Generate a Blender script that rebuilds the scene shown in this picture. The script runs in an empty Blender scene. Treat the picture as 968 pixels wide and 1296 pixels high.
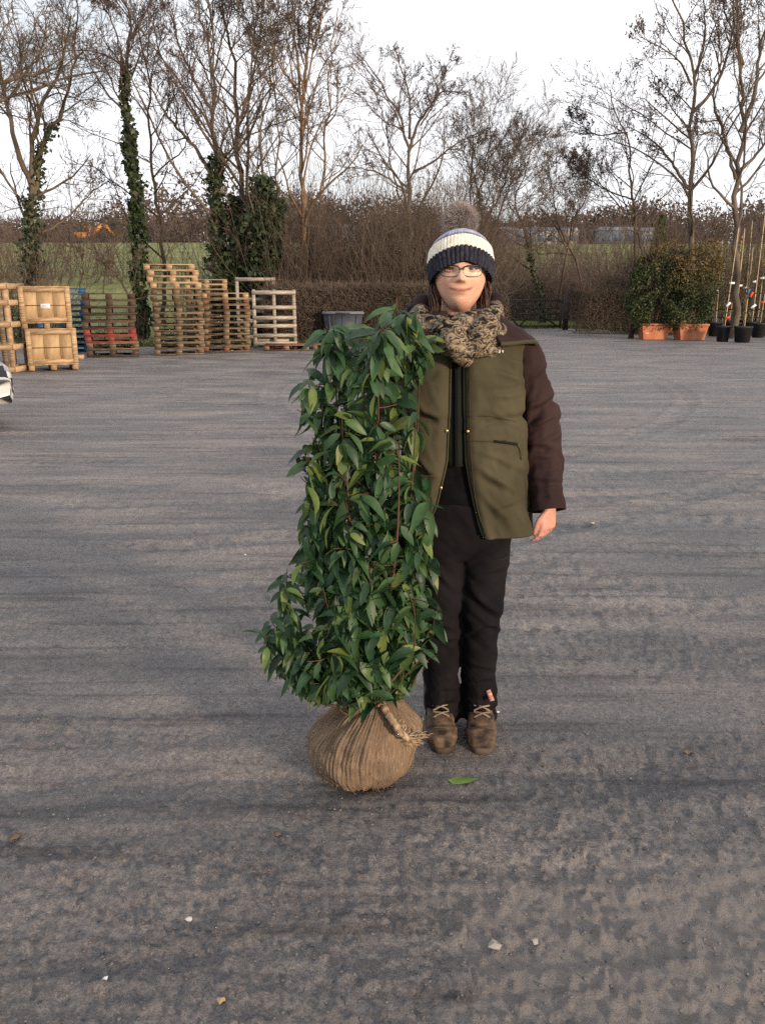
import bpy, math, random
import numpy as np
from mathutils import Vector, Matrix, Euler

# ------------------------------------------------------------------ camera, sky, sun, exposure
sc = bpy.context.scene
C = sc.collection
CAM_H, FOCAL, PITCH = 1.47, 690.0, math.atan((648 - 470) / 690.0)
cam_data = bpy.data.cameras.new('camera')
cam = bpy.data.objects.new('camera', cam_data)
C.objects.link(cam)
cam.location = (0, 0, CAM_H)
cam.rotation_euler = (math.pi / 2 - PITCH, 0, 0)
cam_data.sensor_fit = 'VERTICAL'
cam_data.sensor_height = 36.0
cam_data.lens = FOCAL / 836 * 36.0
cam_data.clip_start = 0.05
cam_data.clip_end = 6000
sc.camera = cam

SUN_EL = math.radians(9.0)
SUN_DIR = Vector((0.68, -0.73, 0)).normalized() * math.cos(SUN_EL) + Vector((0, 0, math.sin(SUN_EL)))
world = bpy.data.worlds.new('World')
sc.world = world
world.use_nodes = True
wn, wl = world.node_tree.nodes, world.node_tree.links
wn.clear()
w_out = wn.new('ShaderNodeOutputWorld')
w_bg = wn.new('ShaderNodeBackground')
w_sky = wn.new('ShaderNodeTexSky')
w_sky.sky_type = 'NISHITA'
w_sky.sun_disc = False
w_sky.sun_elevation = SUN_EL
w_sky.sun_rotation = math.atan2(SUN_DIR.x, SUN_DIR.y)
w_sky.air_density = 1.0
w_sky.dust_density = 1.0
w_tc = wn.new('ShaderNodeTexCoord')
w_map = wn.new('ShaderNodeMapping')
w_map.inputs['Scale'].default_value = (1.0, 1.0, 3.5)
w_noise = wn.new('ShaderNodeTexNoise')
w_noise.inputs['Scale'].default_value = 2.2
w_noise.inputs['Detail'].default_value = 7
w_ramp = wn.new('ShaderNodeValToRGB')
w_ramp.color_ramp.elements[0].position = 0.34
w_ramp.color_ramp.elements[0].color = (0.48, 0.48, 0.48, 1)
w_ramp.color_ramp.elements[1].position = 0.55
w_ramp.color_ramp.elements[1].color = (1, 1, 1, 1)
w_mix = wn.new('ShaderNodeMix')
w_mix.data_type = 'RGBA'
w_mix.inputs[7].default_value = (10.9, 11.0, 11.4, 1)      # bright thin cloud
wl.new(w_tc.outputs['Generated'], w_map.inputs['Vector'])
wl.new(w_map.outputs['Vector'], w_noise.inputs['Vector'])
wl.new(w_noise.outputs['Fac'], w_ramp.inputs['Fac'])
wl.new(w_ramp.outputs['Color'], w_mix.inputs[0])
wl.new(w_sky.outputs['Color'], w_mix.inputs[6])
wl.new(w_mix.outputs[2], w_bg.inputs['Color'])
w_bg.inputs['Strength'].default_value = 0.10
wl.new(w_bg.outputs['Background'], w_out.inputs['Surface'])

sun_data = bpy.data.lights.new('sun', 'SUN')
sun_data.energy = 4.1
sun_data.angle = math.radians(6.0)
sun_data.color = (1.0, 0.76, 0.53)
sun = bpy.data.objects.new('sun', sun_data)
C.objects.link(sun)
sun.rotation_euler = SUN_DIR.to_track_quat('Z', 'Y').to_euler()
sun.location = (20, -15, 12)

sc.view_settings.view_transform = 'Standard'
sc.view_settings.look = 'None'
sc.view_settings.exposure = 0.22
sc.view_settings.gamma = 1.0
sc.view_settings.use_curve_mapping = False
sc.render.engine = 'CYCLES'
sc.cycles.max_bounces = 4
sc.cycles.use_denoising = False      # 128 samples leave a fine grain and keep the grit of the ground

# ------------------------------------------------------------------ picking points in the place
CP, SP = math.cos(PITCH), math.sin(PITCH)
def ray(px, py):
    u, v = (px - 484) / FOCAL, (648 - py) / FOCAL
    return np.array([u, CP + v * SP, -SP + v * CP])
def gnd(px, py, z=0.0):
    d = ray(px, py)
    return d * ((z - CAM_H) / d[2]) + np.array([0, 0, CAM_H])
def at(px, py, Y):
    d = ray(px, py)
    return d * (Y / d[1]) + np.array([0, 0, CAM_H])

# ------------------------------------------------------------------ noise
def hash2(ix, iy, seed):
    h = (ix.astype(np.int64) * 374761393 + iy.astype(np.int64) * 668265263 + seed * 2147483647) & 0xFFFFFFFF
    h = ((h ^ (h >> 13)) * 1274126177) & 0xFFFFFFFF
    h = h ^ (h >> 16)
    return (h & 0xFFFF) / 65535.0
def vnoise(x, y, seed=0):
    x = np.asarray(x, float); y = np.asarray(y, float)
    ix, iy = np.floor(x), np.floor(y)
    fx, fy = x - ix, y - iy
    fx = fx * fx * (3 - 2 * fx); fy = fy * fy * (3 - 2 * fy)
    a = hash2(ix, iy, seed); b = hash2(ix + 1, iy, seed)
    c = hash2(ix, iy + 1, seed); d = hash2(ix + 1, iy + 1, seed)
    return (a * (1 - fx) + b * fx) * (1 - fy) + (c * (1 - fx) + d * fx) * fy
def fbm(x, y, seed=0, oct=4):
    s = 0; a = 0.5; t = 0
    for i in range(oct):
        s = s + a * vnoise(np.asarray(x) * 2 ** i, np.asarray(y) * 2 ** i, seed + i * 17); t += a; a *= 0.5
    return s / t
def sstep(a, b, x):
    t = np.clip((np.asarray(x, float) - a) / (b - a), 0, 1)
    return t * t * (3 - 2 * t)

# ------------------------------------------------------------------ materials
MATS = {}
def mat(name, c1, c2=None, scale=8.0, rough=0.8, bump=0.0, bscale=None, stretch=(1, 1, 1), spec=0.3, rnd=0.0, detail=6, metal=0.0, coat=0.0, lo=0.35, hi=0.65, bdist=0.01, sub=0.0):
    """principled material: two colours mixed by noise, noise bump, optional per-object brightness"""
    if name in MATS: return MATS[name]
    m = bpy.data.materials.new(name); m.use_nodes = True
    n, l = m.node_tree.nodes, m.node_tree.links
    b = n['Principled BSDF']
    b.inputs['Roughness'].default_value = rough
    b.inputs['Metallic'].default_value = metal
    b.inputs['Specular IOR Level'].default_value = spec
    if coat: b.inputs['Coat Weight'].default_value = coat
    if sub:
        b.inputs['Subsurface Weight'].default_value = sub
        b.inputs['Subsurface Radius'].default_value = (0.012, 0.004, 0.002)
        b.inputs['Subsurface Scale'].default_value = 1.0
    tc = n.new('ShaderNodeTexCoord'); mp = n.new('ShaderNodeMapping')
    mp.inputs['Scale'].default_value = stretch
    l.new(tc.outputs['Object'], mp.inputs['Vector'])
    col = None
    if c2 is not None:
        no = n.new('ShaderNodeTexNoise'); no.inputs['Scale'].default_value = scale; no.inputs['Detail'].default_value = detail
        l.new(mp.outputs['Vector'], no.inputs['Vector'])
        rp = n.new('ShaderNodeValToRGB')
        rp.color_ramp.elements[0].position = lo; rp.color_ramp.elements[0].color = (*c1, 1)
        rp.color_ramp.elements[1].position = hi; rp.color_ramp.elements[1].color = (*c2, 1)
        l.new(no.outputs['Fac'], rp.inputs['Fac'])
        col = rp.outputs['Color']
    else:
        b.inputs['Base Color'].default_value = (*c1, 1)
    if rnd:
        oi = n.new('ShaderNodeObjectInfo')
        mr = n.new('ShaderNodeMapRange')
        mr.inputs['To Min'].default_value = 1 - rnd; mr.inputs['To Max'].default_value = 1 + rnd
        l.new(oi.outputs['Random'], mr.inputs['Value'])
        hs = n.new('ShaderNodeHueSaturation')
        if col is None: hs.inputs['Color'].default_value = (*c1, 1)
        else: l.new(col, hs.inputs['Color'])
        l.new(mr.outputs['Result'], hs.inputs['Value'])
        col = hs.outputs['Color']
    if col is not None: l.new(col, b.inputs['Base Color'])
    if bump:
        nb = n.new('ShaderNodeTexNoise'); nb.inputs['Scale'].default_value = bscale or scale * 2; nb.inputs['Detail'].default_value = 8
        l.new(mp.outputs['Vector'], nb.inputs['Vector'])
        bp = n.new('ShaderNodeBump'); bp.inputs['Strength'].default_value = bump; bp.inputs['Distance'].default_value = bdist
        l.new(nb.outputs['Fac'], bp.inputs['Height'])
        l.new(bp.outputs['Normal'], b.inputs['Normal'])
    MATS[name] = m
    return m

# ------------------------------------------------------------------ mesh helpers
ORG = {}
def mesh(name, V, F, m=None, smooth=False):
    """F: list of faces, or an (n,3)/(n,4) integer array, or a list of such arrays"""
    me = bpy.data.meshes.new(name)
    V = np.asarray(V, dtype=np.float64).reshape(-1, 3)
    arrs = None
    if isinstance(F, np.ndarray): arrs = [F]
    elif len(F) and isinstance(F[0], np.ndarray) and F[0].ndim == 2: arrs = F
    if arrs is None:
        me.from_pydata(V.tolist(), [], [list(map(int, f)) for f in F])
    else:
        arrs = [a for a in arrs if len(a)]
        me.vertices.add(len(V)); me.vertices.foreach_set('co', V.astype(np.float32).ravel())
        lv = np.concatenate([a.ravel() for a in arrs]).astype(np.int32)
        cnt = np.concatenate([np.full(len(a), a.shape[1]) for a in arrs])
        st = np.concatenate([[0], np.cumsum(cnt)[:-1]]).astype(np.int32)
        me.loops.add(len(lv)); me.loops.foreach_set('vertex_index', lv)
        me.polygons.add(len(cnt)); me.polygons.foreach_set('loop_start', st)
        me.update(calc_edges=True)
    if smooth: me.polygons.foreach_set('use_smooth', np.ones(len(me.polygons), dtype=bool))
    if m is not None:
        for q in (m if isinstance(m, (list, tuple)) else [m]): me.materials.append(q)
    me.update()
    return me
def link(name, me, parent=None):
    o = bpy.data.objects.new(name, me); C.objects.link(o)
    if parent is not None: o.parent = parent
    return o
def tag(o, label=None, cat=None, group=None, kind=None):
    if label: o['label'] = label
    if cat: o['category'] = cat
    if group: o['group'] = group
    if kind: o['kind'] = kind
    return o
def thing(name, loc, label, cat, group=None, rz=0.0):
    o = bpy.data.objects.new(name, None); C.objects.link(o)
    o.empty_display_size = 0.2
    o.location = loc; o.rotation_euler = (0, 0, rz)
    ORG[o.name] = np.array(loc, float)
    return tag(o, label, cat, group)
def part(name, V, F, m, parent, smooth=False, kind=None, label=None):
    """mesh given in world coordinates, stored relative to its (unrotated) thing"""
    org = ORG[parent.name]
    o = link(name, mesh(name, np.asarray(V, float).reshape(-1, 3) - org, F, m, smooth), parent)
    ORG[o.name] = org
    if kind: o['kind'] = kind
    if label: o['label'] = label
    return o
def solo(name, V, F, m, label, cat, group=None, smooth=False, kind=None):
    V = np.asarray(V, float).reshape(-1, 3)
    loc = np.array([(V[:, 0].min() + V[:, 0].max()) / 2, (V[:, 1].min() + V[:, 1].max()) / 2, V[:, 2].min()])
    o = link(name, mesh(name, V - loc, F, m, smooth)); o.location = loc
    ORG[o.name] = loc
    return tag(o, label, cat, group, kind)
def struct(name, V, F, m, smooth=False, kind='structure', label=None):
    o = link(name, mesh(name, V, F, m, smooth)); o['kind'] = kind
    ORG[o.name] = np.zeros(3)
    if label: o['label'] = label
    return o
BOXF = np.array([[0, 3, 2, 1], [4, 5, 6, 7], [0, 1, 5, 4], [1, 2, 6, 5], [2, 3, 7, 6], [3, 0, 4, 7]])
def box(c, s, R=None):
    x, y, z = np.array(s) / 2
    V = np.array([[-x, -y, -z], [x, -y, -z], [x, y, -z], [-x, y, -z], [-x, -y, z], [x, -y, z], [x, y, z], [-x, y, z]])
    if R is not None: V = V @ np.array(R).T
    return V + np.array(c), BOXF
def bar(a, b, w, t, up=(0, 0, 1)):
    """box beam from a to b, w across, t along 'up'"""
    a = np.array(a, float); b = np.array(b, float); d = b - a; L = np.linalg.norm(d); d = d / L
    s = np.cross(d, up); s = s / (np.linalg.norm(s) + 1e-9); u = np.cross(s, d)
    return box((a + b) / 2, (L, w, t), np.stack([d, s, u], 1))
def joinm(lst):
    Vs, Fs, o = [], [], 0
    for V, F in lst:
        Vs.append(V)
        if isinstance(F, list): F = [np.asarray(f) for f in F] if len(F) and isinstance(F[0], np.ndarray) and F[0].ndim == 2 else [np.array(F)]
        else: F = [F]
        for f in F: Fs.append(f + o)
        o += len(V)
    return np.concatenate(Vs), Fs
def unit(v):
    return v / (np.linalg.norm(v, axis=-1, keepdims=True) + 1e-12)
def tubes(groups, k=4, seed=1, cap=False):
    """groups: list of (P (M,n,3), R (M,n)) -> verts, quads"""
    rg = np.random.default_rng(seed)
    Vs, Fs, off = [], [], 0
    for P, R in groups:
        P = np.asarray(P, float); R = np.asarray(R, float)
        if P.ndim == 2: P = P[None]; R = R[None]
        M, n, _ = P.shape
        T = unit(np.gradient(P, axis=1))
        mean = unit(P[:, -1] - P[:, 0])
        ref = np.where(np.abs(mean[:, 2:3]) < 0.8, np.array([[0, 0, 1.0]]), np.array([[0.92, 0.39, 0.0]]))
        N1 = unit(np.cross(T, ref[:, None, :])); N2 = np.cross(T, N1)
        a = np.arange(k) / k * 2 * math.pi
        V = P[:, :, None, :] + R[:, :, None, None] * (np.cos(a)[None, None, :, None] * N1[:, :, None, :] + np.sin(a)[None, None, :, None] * N2[:, :, None, :])
        Vs.append(V.reshape(-1, 3))
        m = np.arange(M)[:, None, None]; i = np.arange(n - 1)[None, :, None]; j = np.arange(k)[None, None, :]
        b = off + m * n * k
        q = np.stack([b + i * k + j, b + i * k + (j + 1) % k, b + (i + 1) * k + (j + 1) % k, b + (i + 1) * k + j], -1)
        Fs.append(q.reshape(-1, 4))
        off += M * n * k
    return np.concatenate(Vs), np.concatenate(Fs)
def needles(P, R, seed=5):
    """the finest twigs: one tapering face each, turned at random"""
    rg = np.random.default_rng(seed); a, b = P[:, 0], P[:, -1]
    s = unit(np.cross(b - a, rg.normal(size=a.shape))) * (R[:, :1] * 1.5)
    return np.stack([a - s, a + s, b], 1).reshape(-1, 3), np.arange(3 * len(a)).reshape(-1, 3)
def capped(V, F, n, k):
    """end caps for a single tube of n rings and k sides"""
    return V, [F] + [np.array([list(range(k))[::-1]]), np.array([[(n - 1) * k + j for j in range(k)]])]
def smoothline(pts, n):
    """Catmull-Rom resample of a polyline with equal spacing"""
    p = np.asarray(pts, float)
    q = np.concatenate([[2 * p[0] - p[1]], p, [2 * p[-1] - p[-2]]])
    out = []
    for i in range(1, len(q) - 2):
        for t in np.linspace(0, 1, 14, endpoint=False):
            a, b, c, d = q[i - 1], q[i], q[i + 1], q[i + 2]
            out.append(0.5 * (2 * b + (c - a) * t + (2 * a - 5 * b + 4 * c - d) * t * t + (3 * b - a - 3 * c + d) * t ** 3))
    out.append(p[-1]); out = np.array(out)
    s = np.concatenate([[0], np.cumsum(np.linalg.norm(np.diff(out[:, :3], axis=0), axis=1))])
    u = np.linspace(0, s[-1], n)
    return np.stack([np.interp(u, s, out[:, j]) for j in range(out.shape[1])], 1)
def cards(P, size, seed, flat=0.0, aspect=0.55):
    """leaf-sized diamond faces at points P, random orientation"""
    rg = np.random.default_rng(seed); n = len(P)
    a = unit(rg.normal(size=(n, 3))); b = unit(np.cross(a, rg.normal(size=(n, 3))))
    s = size * rg.uniform(0.6, 1.35, (n, 1))
    V = np.stack([P + a * s, P + b * s * aspect, P - a * s, P - b * s * aspect], 1).reshape(-1, 3)
    return V, np.arange(4 * n).reshape(-1, 4)

# ------------------------------------------------------------------ the ground
def terrain(x, y):
    x = np.asarray(x, float); y = np.asarray(y, float)
    y0 = 27 + 19 * sstep(0, 9, x)
    t = np.clip((y - y0) / (105 - y0), 0, 1)
    h = 7.2 * (0.25 * t + 0.75 * t * t * (3 - 2 * t)) ** 1.0
    h = h + 6.0 * sstep(105, 260, y) + 10 * sstep(300, 900, y)
    h = h + 0.25 * (fbm(x * 0.06, y * 0.06, 5, 3) - 0.5) * sstep(30, 60, y)
    return h
def yard_edge(x):
    return 24.6 + 13.2 * sstep(2.0, 5.2, x) - 5.5 * sstep(8.8, 11.0, x) + 0.5 * (fbm(np.asarray(x) * 0.7, np.asarray(x) * 0 + 3, 9, 3) - 0.5)

def rut_angle(x, y):
    return x * 0.985 + y * 0.17, -x * 0.10 + y * 0.99
def yard_height(x, y):
    u, v = rut_angle(x, y)
    w = 0.35 * (fbm(u * 0.25, v * 0.25, 31, 3) - 0.5)
    ruts = (fbm(u * 0.22, (v + w) * 2.1, 11, 4) - 0.5) * 0.032
    ruts += -0.018 * np.maximum(0, 1 - np.abs(((v + w * 1.7 + 0.6) % 1.9) - 0.95) / 0.16) * sstep(0.35, 0.6, fbm(u * 0.12, v * 0.5, 77, 3))
    rid = 1 - np.abs(2 * fbm(u * 0.55, (v + w) * 4.2, 13, 3) - 1)
    ruts += 0.017 * np.maximum(0, rid - 0.80) * 5 * sstep(0.42, 0.60, fbm(u * 0.3, v * 0.9, 15, 3)) * 0.45
    rough = sstep(0.36, 0.60, fbm(u * 0.7, v * 2.2, 41, 3))
    c1 = fbm(x * 13 + w, y * 16, 21, 4); c2 = fbm(x * 31, y * 37, 23, 3)
    clods = (np.maximum(0, c1 - 0.62) * 0.024 + np.maximum(0, c2 - 0.58) * 0.040) * (0.10 + rough) - 0.03 * np.maximum(0, 0.40 - c1) * rough
    grit = (fbm(x * 45, y * 55, 51, 2) - 0.5) * 0.007 * (0.35 + rough)
    # tyre tread pressed into the mud at the near right
    tu, tv = x * 0.93 + y * 0.37, -x * 0.37 + y * 0.93
    lane = np.exp(-((tv - 1.02) / 0.13) ** 2) + np.exp(-((tv - 0.62) / 0.12) ** 2)
    lug = 0.5 + 0.5 * np.tanh(6 * np.sin((tu + np.abs(tv - 1.02) * 0.8) * 2 * math.pi / 0.105))
    tread = lane * (-0.012 + 0.013 * lug * sstep(0.35, 0.6, fbm(x * 3, y * 3, 61, 3))) * sstep(0.15, 0.6, x)
    lane2 = np.exp(-((v - 4.35 + w) / 0.16) ** 2) + np.exp(-((v - 6.0 + w) / 0.2) ** 2)
    tread2 = lane2 * 0.010 * (np.tanh(5 * np.sin(u * 2 * math.pi / 0.16)) * 0.5 - 0.3) * sstep(0.4, 0.6, fbm(u * 0.4, v, 63, 2))
    arcs = 0
    for ax, ay, R in ((-6.0, 15.5, 10.9), (-6.0, 15.5, 12.5), (8.5, 13.5, 10.2), (8.5, 13.5, 11.8), (3.0, -9.0, 12.9), (3.0, -9.0, 14.5), (-2.0, -14.0, 21.5), (-2.0, -14.0, 23.1)):
        e = np.hypot(x - ax, y - ay) - R + 0.12 * (fbm(x * 0.6, y * 0.6, 88, 2) - 0.5); th_ = np.arctan2(y - ay, x - ax) * R
        lug_ = 0.5 + 0.5 * np.tanh(4 * np.sin((th_ + 0.6 * np.abs(e)) * 2 * math.pi / 0.14))
        on = sstep(0.36, 0.52, fbm(x * 0.35 + R, y * 0.35, 89, 3))
        arcs = arcs + on * (np.exp(-(e / 0.11) ** 4) * (-0.016 + 0.012 * lug_) + 0.012 * np.exp(-((np.abs(e) - 0.17) / 0.05) ** 2))
    ruts = ruts + arcs * 0.65
    near = 1 - 0.6 * sstep(9, 26, y)
    return (ruts + clods + grit + tread + tread2) * near

ang = np.concatenate([np.linspace(-1.30, -0.66, 40)[:-1], np.linspace(-0.66, 0.66, 500), np.linspace(0.66, 1.30, 40)[1:]])
rad = np.concatenate([np.linspace(0.3, 1.15, 20)[:-1], 1.15 * (60 / 1.15) ** np.linspace(0, 1, 620)])
A, Rr = np.meshgrid(ang, rad)
X, Y = Rr * np.sin(A), Rr * np.cos(A)
Z = yard_height(X, Y)
keep = (Y < yard_edge(X)) & (np.abs(X) < 34)
V = np.stack([X, Y, Z], -1).reshape(-1, 3)
nr, na = X.shape
i, j = np.meshgrid(np.arange(nr - 1), np.arange(na - 1), indexing='ij')
kf = keep[:-1, :-1] & keep[1:, 1:] & keep[1:, :-1] & keep[:-1, 1:]
i, j = i[kf], j[kf]
Q = np.stack([i * na + j, i * na + j + 1, (i + 1) * na + j + 1, (i + 1) * na + j], -1)[:, ::-1]
used = np.unique(Q); remap = np.zeros(len(V), int); remap[used] = np.arange(len(used))

def yard_material():
    m = bpy.data.materials.new('yard_mud'); m.use_nodes = True
    n, l = m.node_tree.nodes, m.node_tree.links
    b = n['Principled BSDF']
    tc = n.new('ShaderNodeTexCoord')
    def noise(scale, stretch, detail=8, rough=0.6, rot=0.0):
        mp = n.new('ShaderNodeMapping'); mp.inputs['Scale'].default_value = stretch; mp.inputs['Rotation'].default_value = (0, 0, rot)
        l.new(tc.outputs['Object'], mp.inputs['Vector'])
        t = n.new('ShaderNodeTexNoise'); t.inputs['Scale'].default_value = scale; t.inputs['Detail'].default_value = detail; t.inputs['Roughness'].default_value = rough
        l.new(mp.outputs['Vector'], t.inputs['Vector']); return t.outputs['Fac']
    def ramp(f, *st):
        r = n.new('ShaderNodeValToRGB'); e = r.color_ramp.elements
        while len(e) < len(st): e.new(0.5)
        for k, (p, c) in enumerate(st): e[k].position = p; e[k].color = (*c, 1)
        l.new(f, r.inputs['Fac']); return r.outputs['Color']
    def mix(f, a, c, mode='MIX'):
        x = n.new('ShaderNodeMix'); x.data_type = 'RGBA'; x.blend_type = mode
        if isinstance(f, float): x.inputs[0].default_value = f
        else: l.new(f, x.inputs[0])
        for s, v in ((6, a), (7, c)):
            if isinstance(v, tuple): x.inputs[s].default_value = (*v, 1)
            else: l.new(v, x.inputs[s])
        return x.outputs[2]
    streak = noise(1.0, (0.45, 3.4, 1), 12, 0.66, 0.12)
    line = noise(1.0, (0.8, 11.0, 1), 10, 0.6, 0.14)
    patch = noise(0.8, (1, 1.8, 1), 8)
    fine = noise(22, (1, 1.3, 1), 10, 0.75)
    grit = noise(170, (1, 1, 1), 5, 0.75)
    base = ramp(streak, (0.30, (0.135, 0.132, 0.138)), (0.44, (0.190, 0.179, 0.180)), (0.56, (0.234, 0.218, 0.213)), (0.72, (0.275, 0.256, 0.247)))
    dark = ramp(patch, (0.38, (0.64, 0.66, 0.70)), (0.60, (1.06, 1.04, 1.02)))
    c = mix(1.0, base, dark, 'MULTIPLY')
    ln = ramp(line, (0.36, (0.48, 0.47, 0.48)), (0.45, (1, 1, 1)), (0.62, (1.10, 1.09, 1.07)))
    c = mix(0.75, c, ln, 'MULTIPLY')
    sp = ramp(fine, (0.33, (0.42, 0.42, 0.44)), (0.42, (0.94, 0.94, 0.95)), (0.62, (1.14, 1.12, 1.10)))
    c = mix(0.78, c, sp, 'MULTIPLY')
    gr = ramp(grit, (0.36, (0.5, 0.5, 0.52)), (0.5, (1, 1, 1)), (0.68, (1.55, 1.5, 1.44)))
    c = mix(0.75, c, gr, 'MULTIPLY')
    vo = n.new('ShaderNodeTexVoronoi'); vo.inputs['Scale'].default_value = 95; l.new(tc.outputs['Object'], vo.inputs['Vector'])
    bw = n.new('ShaderNodeRGBToBW'); l.new(vo.outputs['Color'], bw.inputs['Color'])
    vr = ramp(bw.outputs[0], (0.2, (0.72, 0.72, 0.74)), (0.8, (1.22, 1.2, 1.17)))
    c = mix(0.85, c, vr, 'MULTIPLY')
    # paler dried mud where vehicles have smeared it at the near right
    gm = n.new('ShaderNodeMapping'); gm.inputs['Location'].default_value = (-0.95, -1.62, 0); gm.inputs['Rotation'].default_value = (0, 0, 0); l.new(tc.outputs['Object'], gm.inputs['Vector'])
    gs = n.new('ShaderNodeVectorMath'); gs.operation = 'MULTIPLY'; gs.inputs[1].default_value = (0.55, 1.25, 0); l.new(gm.outputs['Vector'], gs.inputs[0])
    gl_ = n.new('ShaderNodeVectorMath'); gl_.operation = 'LENGTH'; l.new(gs.outputs[0], gl_.inputs[0])
    ga_ = n.new('ShaderNodeMath'); ga_.operation = 'ADD'; l.new(gl_.outputs['Value'], ga_.inputs[0]); l.new(noise(3.0, (1, 2, 1), 8, 0.65), ga_.inputs[1])
    pm = ramp(ga_.outputs[0], (0.85, (0.75, 0.75, 0.75)), (1.25, (0, 0, 0)))
    pale = mix(0.35, (0.255, 0.228, 0.212), sp, 'MULTIPLY')
    c = mix(pm, c, pale)
    l.new(c, b.inputs['Base Color'])
    rr = ramp(patch, (0.4, (0.42, 0.42, 0.42)), (0.6, (0.8, 0.8, 0.8)))
    l.new(rr, b.inputs['Roughness'])
    b.inputs['Specular IOR Level'].default_value = 0.35
    ad = n.new('ShaderNodeMath'); ad.operation = 'ADD'
    ml = n.new('ShaderNodeMath'); ml.operation = 'MULTIPLY'; ml.inputs[1].default_value = 0.45
    l.new(grit, ml.inputs[0]); l.new(fine, ad.inputs[0]); l.new(ml.outputs[0], ad.inputs[1])
    bp = n.new('ShaderNodeBump'); bp.inputs['Strength'].default_value = 1.0; bp.inputs['Distance'].default_value = 0.019
    l.new(ad.outputs[0], bp.inputs['Height']); l.new(bp.outputs['Normal'], b.inputs['Normal'])
    return m
MUD = yard_material()
struct('yard', V[used], remap[Q], MUD, smooth=True, label='dark grey muddy gravel yard scored with tyre tracks')

# field sheet: flat under the yard, a hillside beyond, reaching the horizon
fx = np.concatenate([-np.geomspace(1900, 40, 26), np.linspace(-39, 39, 60), np.geomspace(40, 1900, 26)])
fy = np.concatenate([-np.geomspace(900, 2, 14), np.linspace(0, 60, 60), np.geomspace(61, 3000, 70)])
FX, FY = np.meshgrid(fx, fy)
inside = 1 - sstep(-0.2, 0.6, FY - yard_edge(FX))
FZ = terrain(FX, FY) + 0.03 - 0.16 * inside * (np.abs(FX) < 60)
nf = len(fx); i, j = np.meshgrid(np.arange(len(fy) - 1), np.arange(nf - 1), indexing='ij'); i = i.ravel(); j = j.ravel()
GRASS = mat('field_grass', (0.130, 0.145, 0.052), (0.225, 0.225, 0.095), 0.5, 0.9, 0.5, 6, spec=0.1, bdist=0.1)
struct('field', np.stack([FX, FY, FZ], -1).reshape(-1, 3), np.stack([i * nf + j, i * nf + j + 1, (i + 1) * nf + j + 1, (i + 1) * nf + j], -1), GRASS, smooth=True, label='green pasture rising behind the bare trees')

# loose stones and mud lumps on the yard
rg = np.random.default_rng(4)
def stones(n, ymin, ymax, smin, smax):
    y = ymin * (ymax / ymin) ** rg.uniform(0, 1, n); x = rg.uniform(-0.62, 0.62, n) * (y + 0.6)
    s = smin * (smax / smin) ** (rg.uniform(0, 1, n) ** 2.2)
    base = np.array([[1, 0, 0], [0.3, 0.95, 0], [-0.8, 0.6, 0], [-0.8, -0.6, 0], [0.3, -0.95, 0], [0.15, 0.1, 0.5], [0, 0, -0.6]])
    f = np.array([[0, 1, 5], [1, 2, 5], [2, 3, 5], [3, 4, 5], [4, 0, 5], [1, 0, 6], [2, 1, 6], [3, 2, 6], [4, 3, 6], [0, 4, 6]])
    W = base[None] * rg.uniform(0.6, 1.35, (n, 7, 3)) * s[:, None, None]
    a = rg.uniform(0, 6.28, n); c, q = np.cos(a)[:, None], np.sin(a)[:, None]
    W = np.stack([W[:, :, 0] * c - W[:, :, 1] * q, W[:, :, 0] * q + W[:, :, 1] * c, W[:, :, 2]], -1)
    W[:, :, 0] += x[:, None]; W[:, :, 1] += y[:, None]; W[:, :, 2] += (yard_height(x, y) + s * 0.15)[:, None]
    return W.reshape(-1, 3), (f[None] + 7 * np.arange(n)[:, None, None]).reshape(-1, 3)
V1, F1 = stones(11000, 1.2, 14, 0.0018, 0.0068)
struct('loose_stones', V1, F1, mat('stone_grey', (0.07, 0.068, 0.072), (0.19, 0.18, 0.175), 3, 0.85, lo=0.3, hi=0.75), kind='stuff', label='small loose stones and mud crumbs scattered over the yard')

# ------------------------------------------------------------------ bare trees
def grow(P, R, rg, per, t0, t1, lenf, ang, n, up, wig, rmul, rmin, spread_down=0.0):
    M, m, _ = P.shape
    seg = np.linalg.norm(np.diff(P, axis=1), axis=2); L = seg.sum(1)
    idx = np.repeat(np.arange(M), per); K = len(idx)
    t = t0 + (t1 - t0) * ((np.tile(np.arange(per), M) + rg.uniform(0, 1, K)) / per)
    f = t * (m - 1); a = np.minimum(f.astype(int), m - 2); w = (f - a)[:, None]
    pos = P[idx, a] * (1 - w) + P[idx, a + 1] * w
    T = unit(P[idx, a + 1] - P[idx, a]); r0 = R[idx, a] * (1 - w[:, 0]) + R[idx, a + 1] * w[:, 0]
    perp = unit(np.cross(T, unit(rg.normal(size=(K, 3)))))
    an = np.radians(rg.normal(ang, 11, K))[:, None]
    d = unit(np.cos(an) * T + np.sin(an) * perp + np.array([0, 0, 0.12]))
    ln = L[idx] * lenf * (1.12 - 0.62 * (t - t0) / (t1 - t0 + 1e-9)) * rg.uniform(0.55, 1.3, K)
    r0 = np.maximum(r0 * rmul * rg.uniform(0.75, 1.1, K), rmin)
    out = np.zeros((K, n, 3)); out[:, 0] = pos
    for s in range(1, n):
        d = unit(d + wig * rg.normal(size=(K, 3)) + np.array([0, 0, up - spread_down * s / n]))
        out[:, s] = out[:, s - 1] + d * (ln / (n - 1))[:, None]
    RR = r0[:, None] * np.linspace(1, 0.28, n)[None]
    return out, np.maximum(RR, rmin * 0.6)

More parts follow.
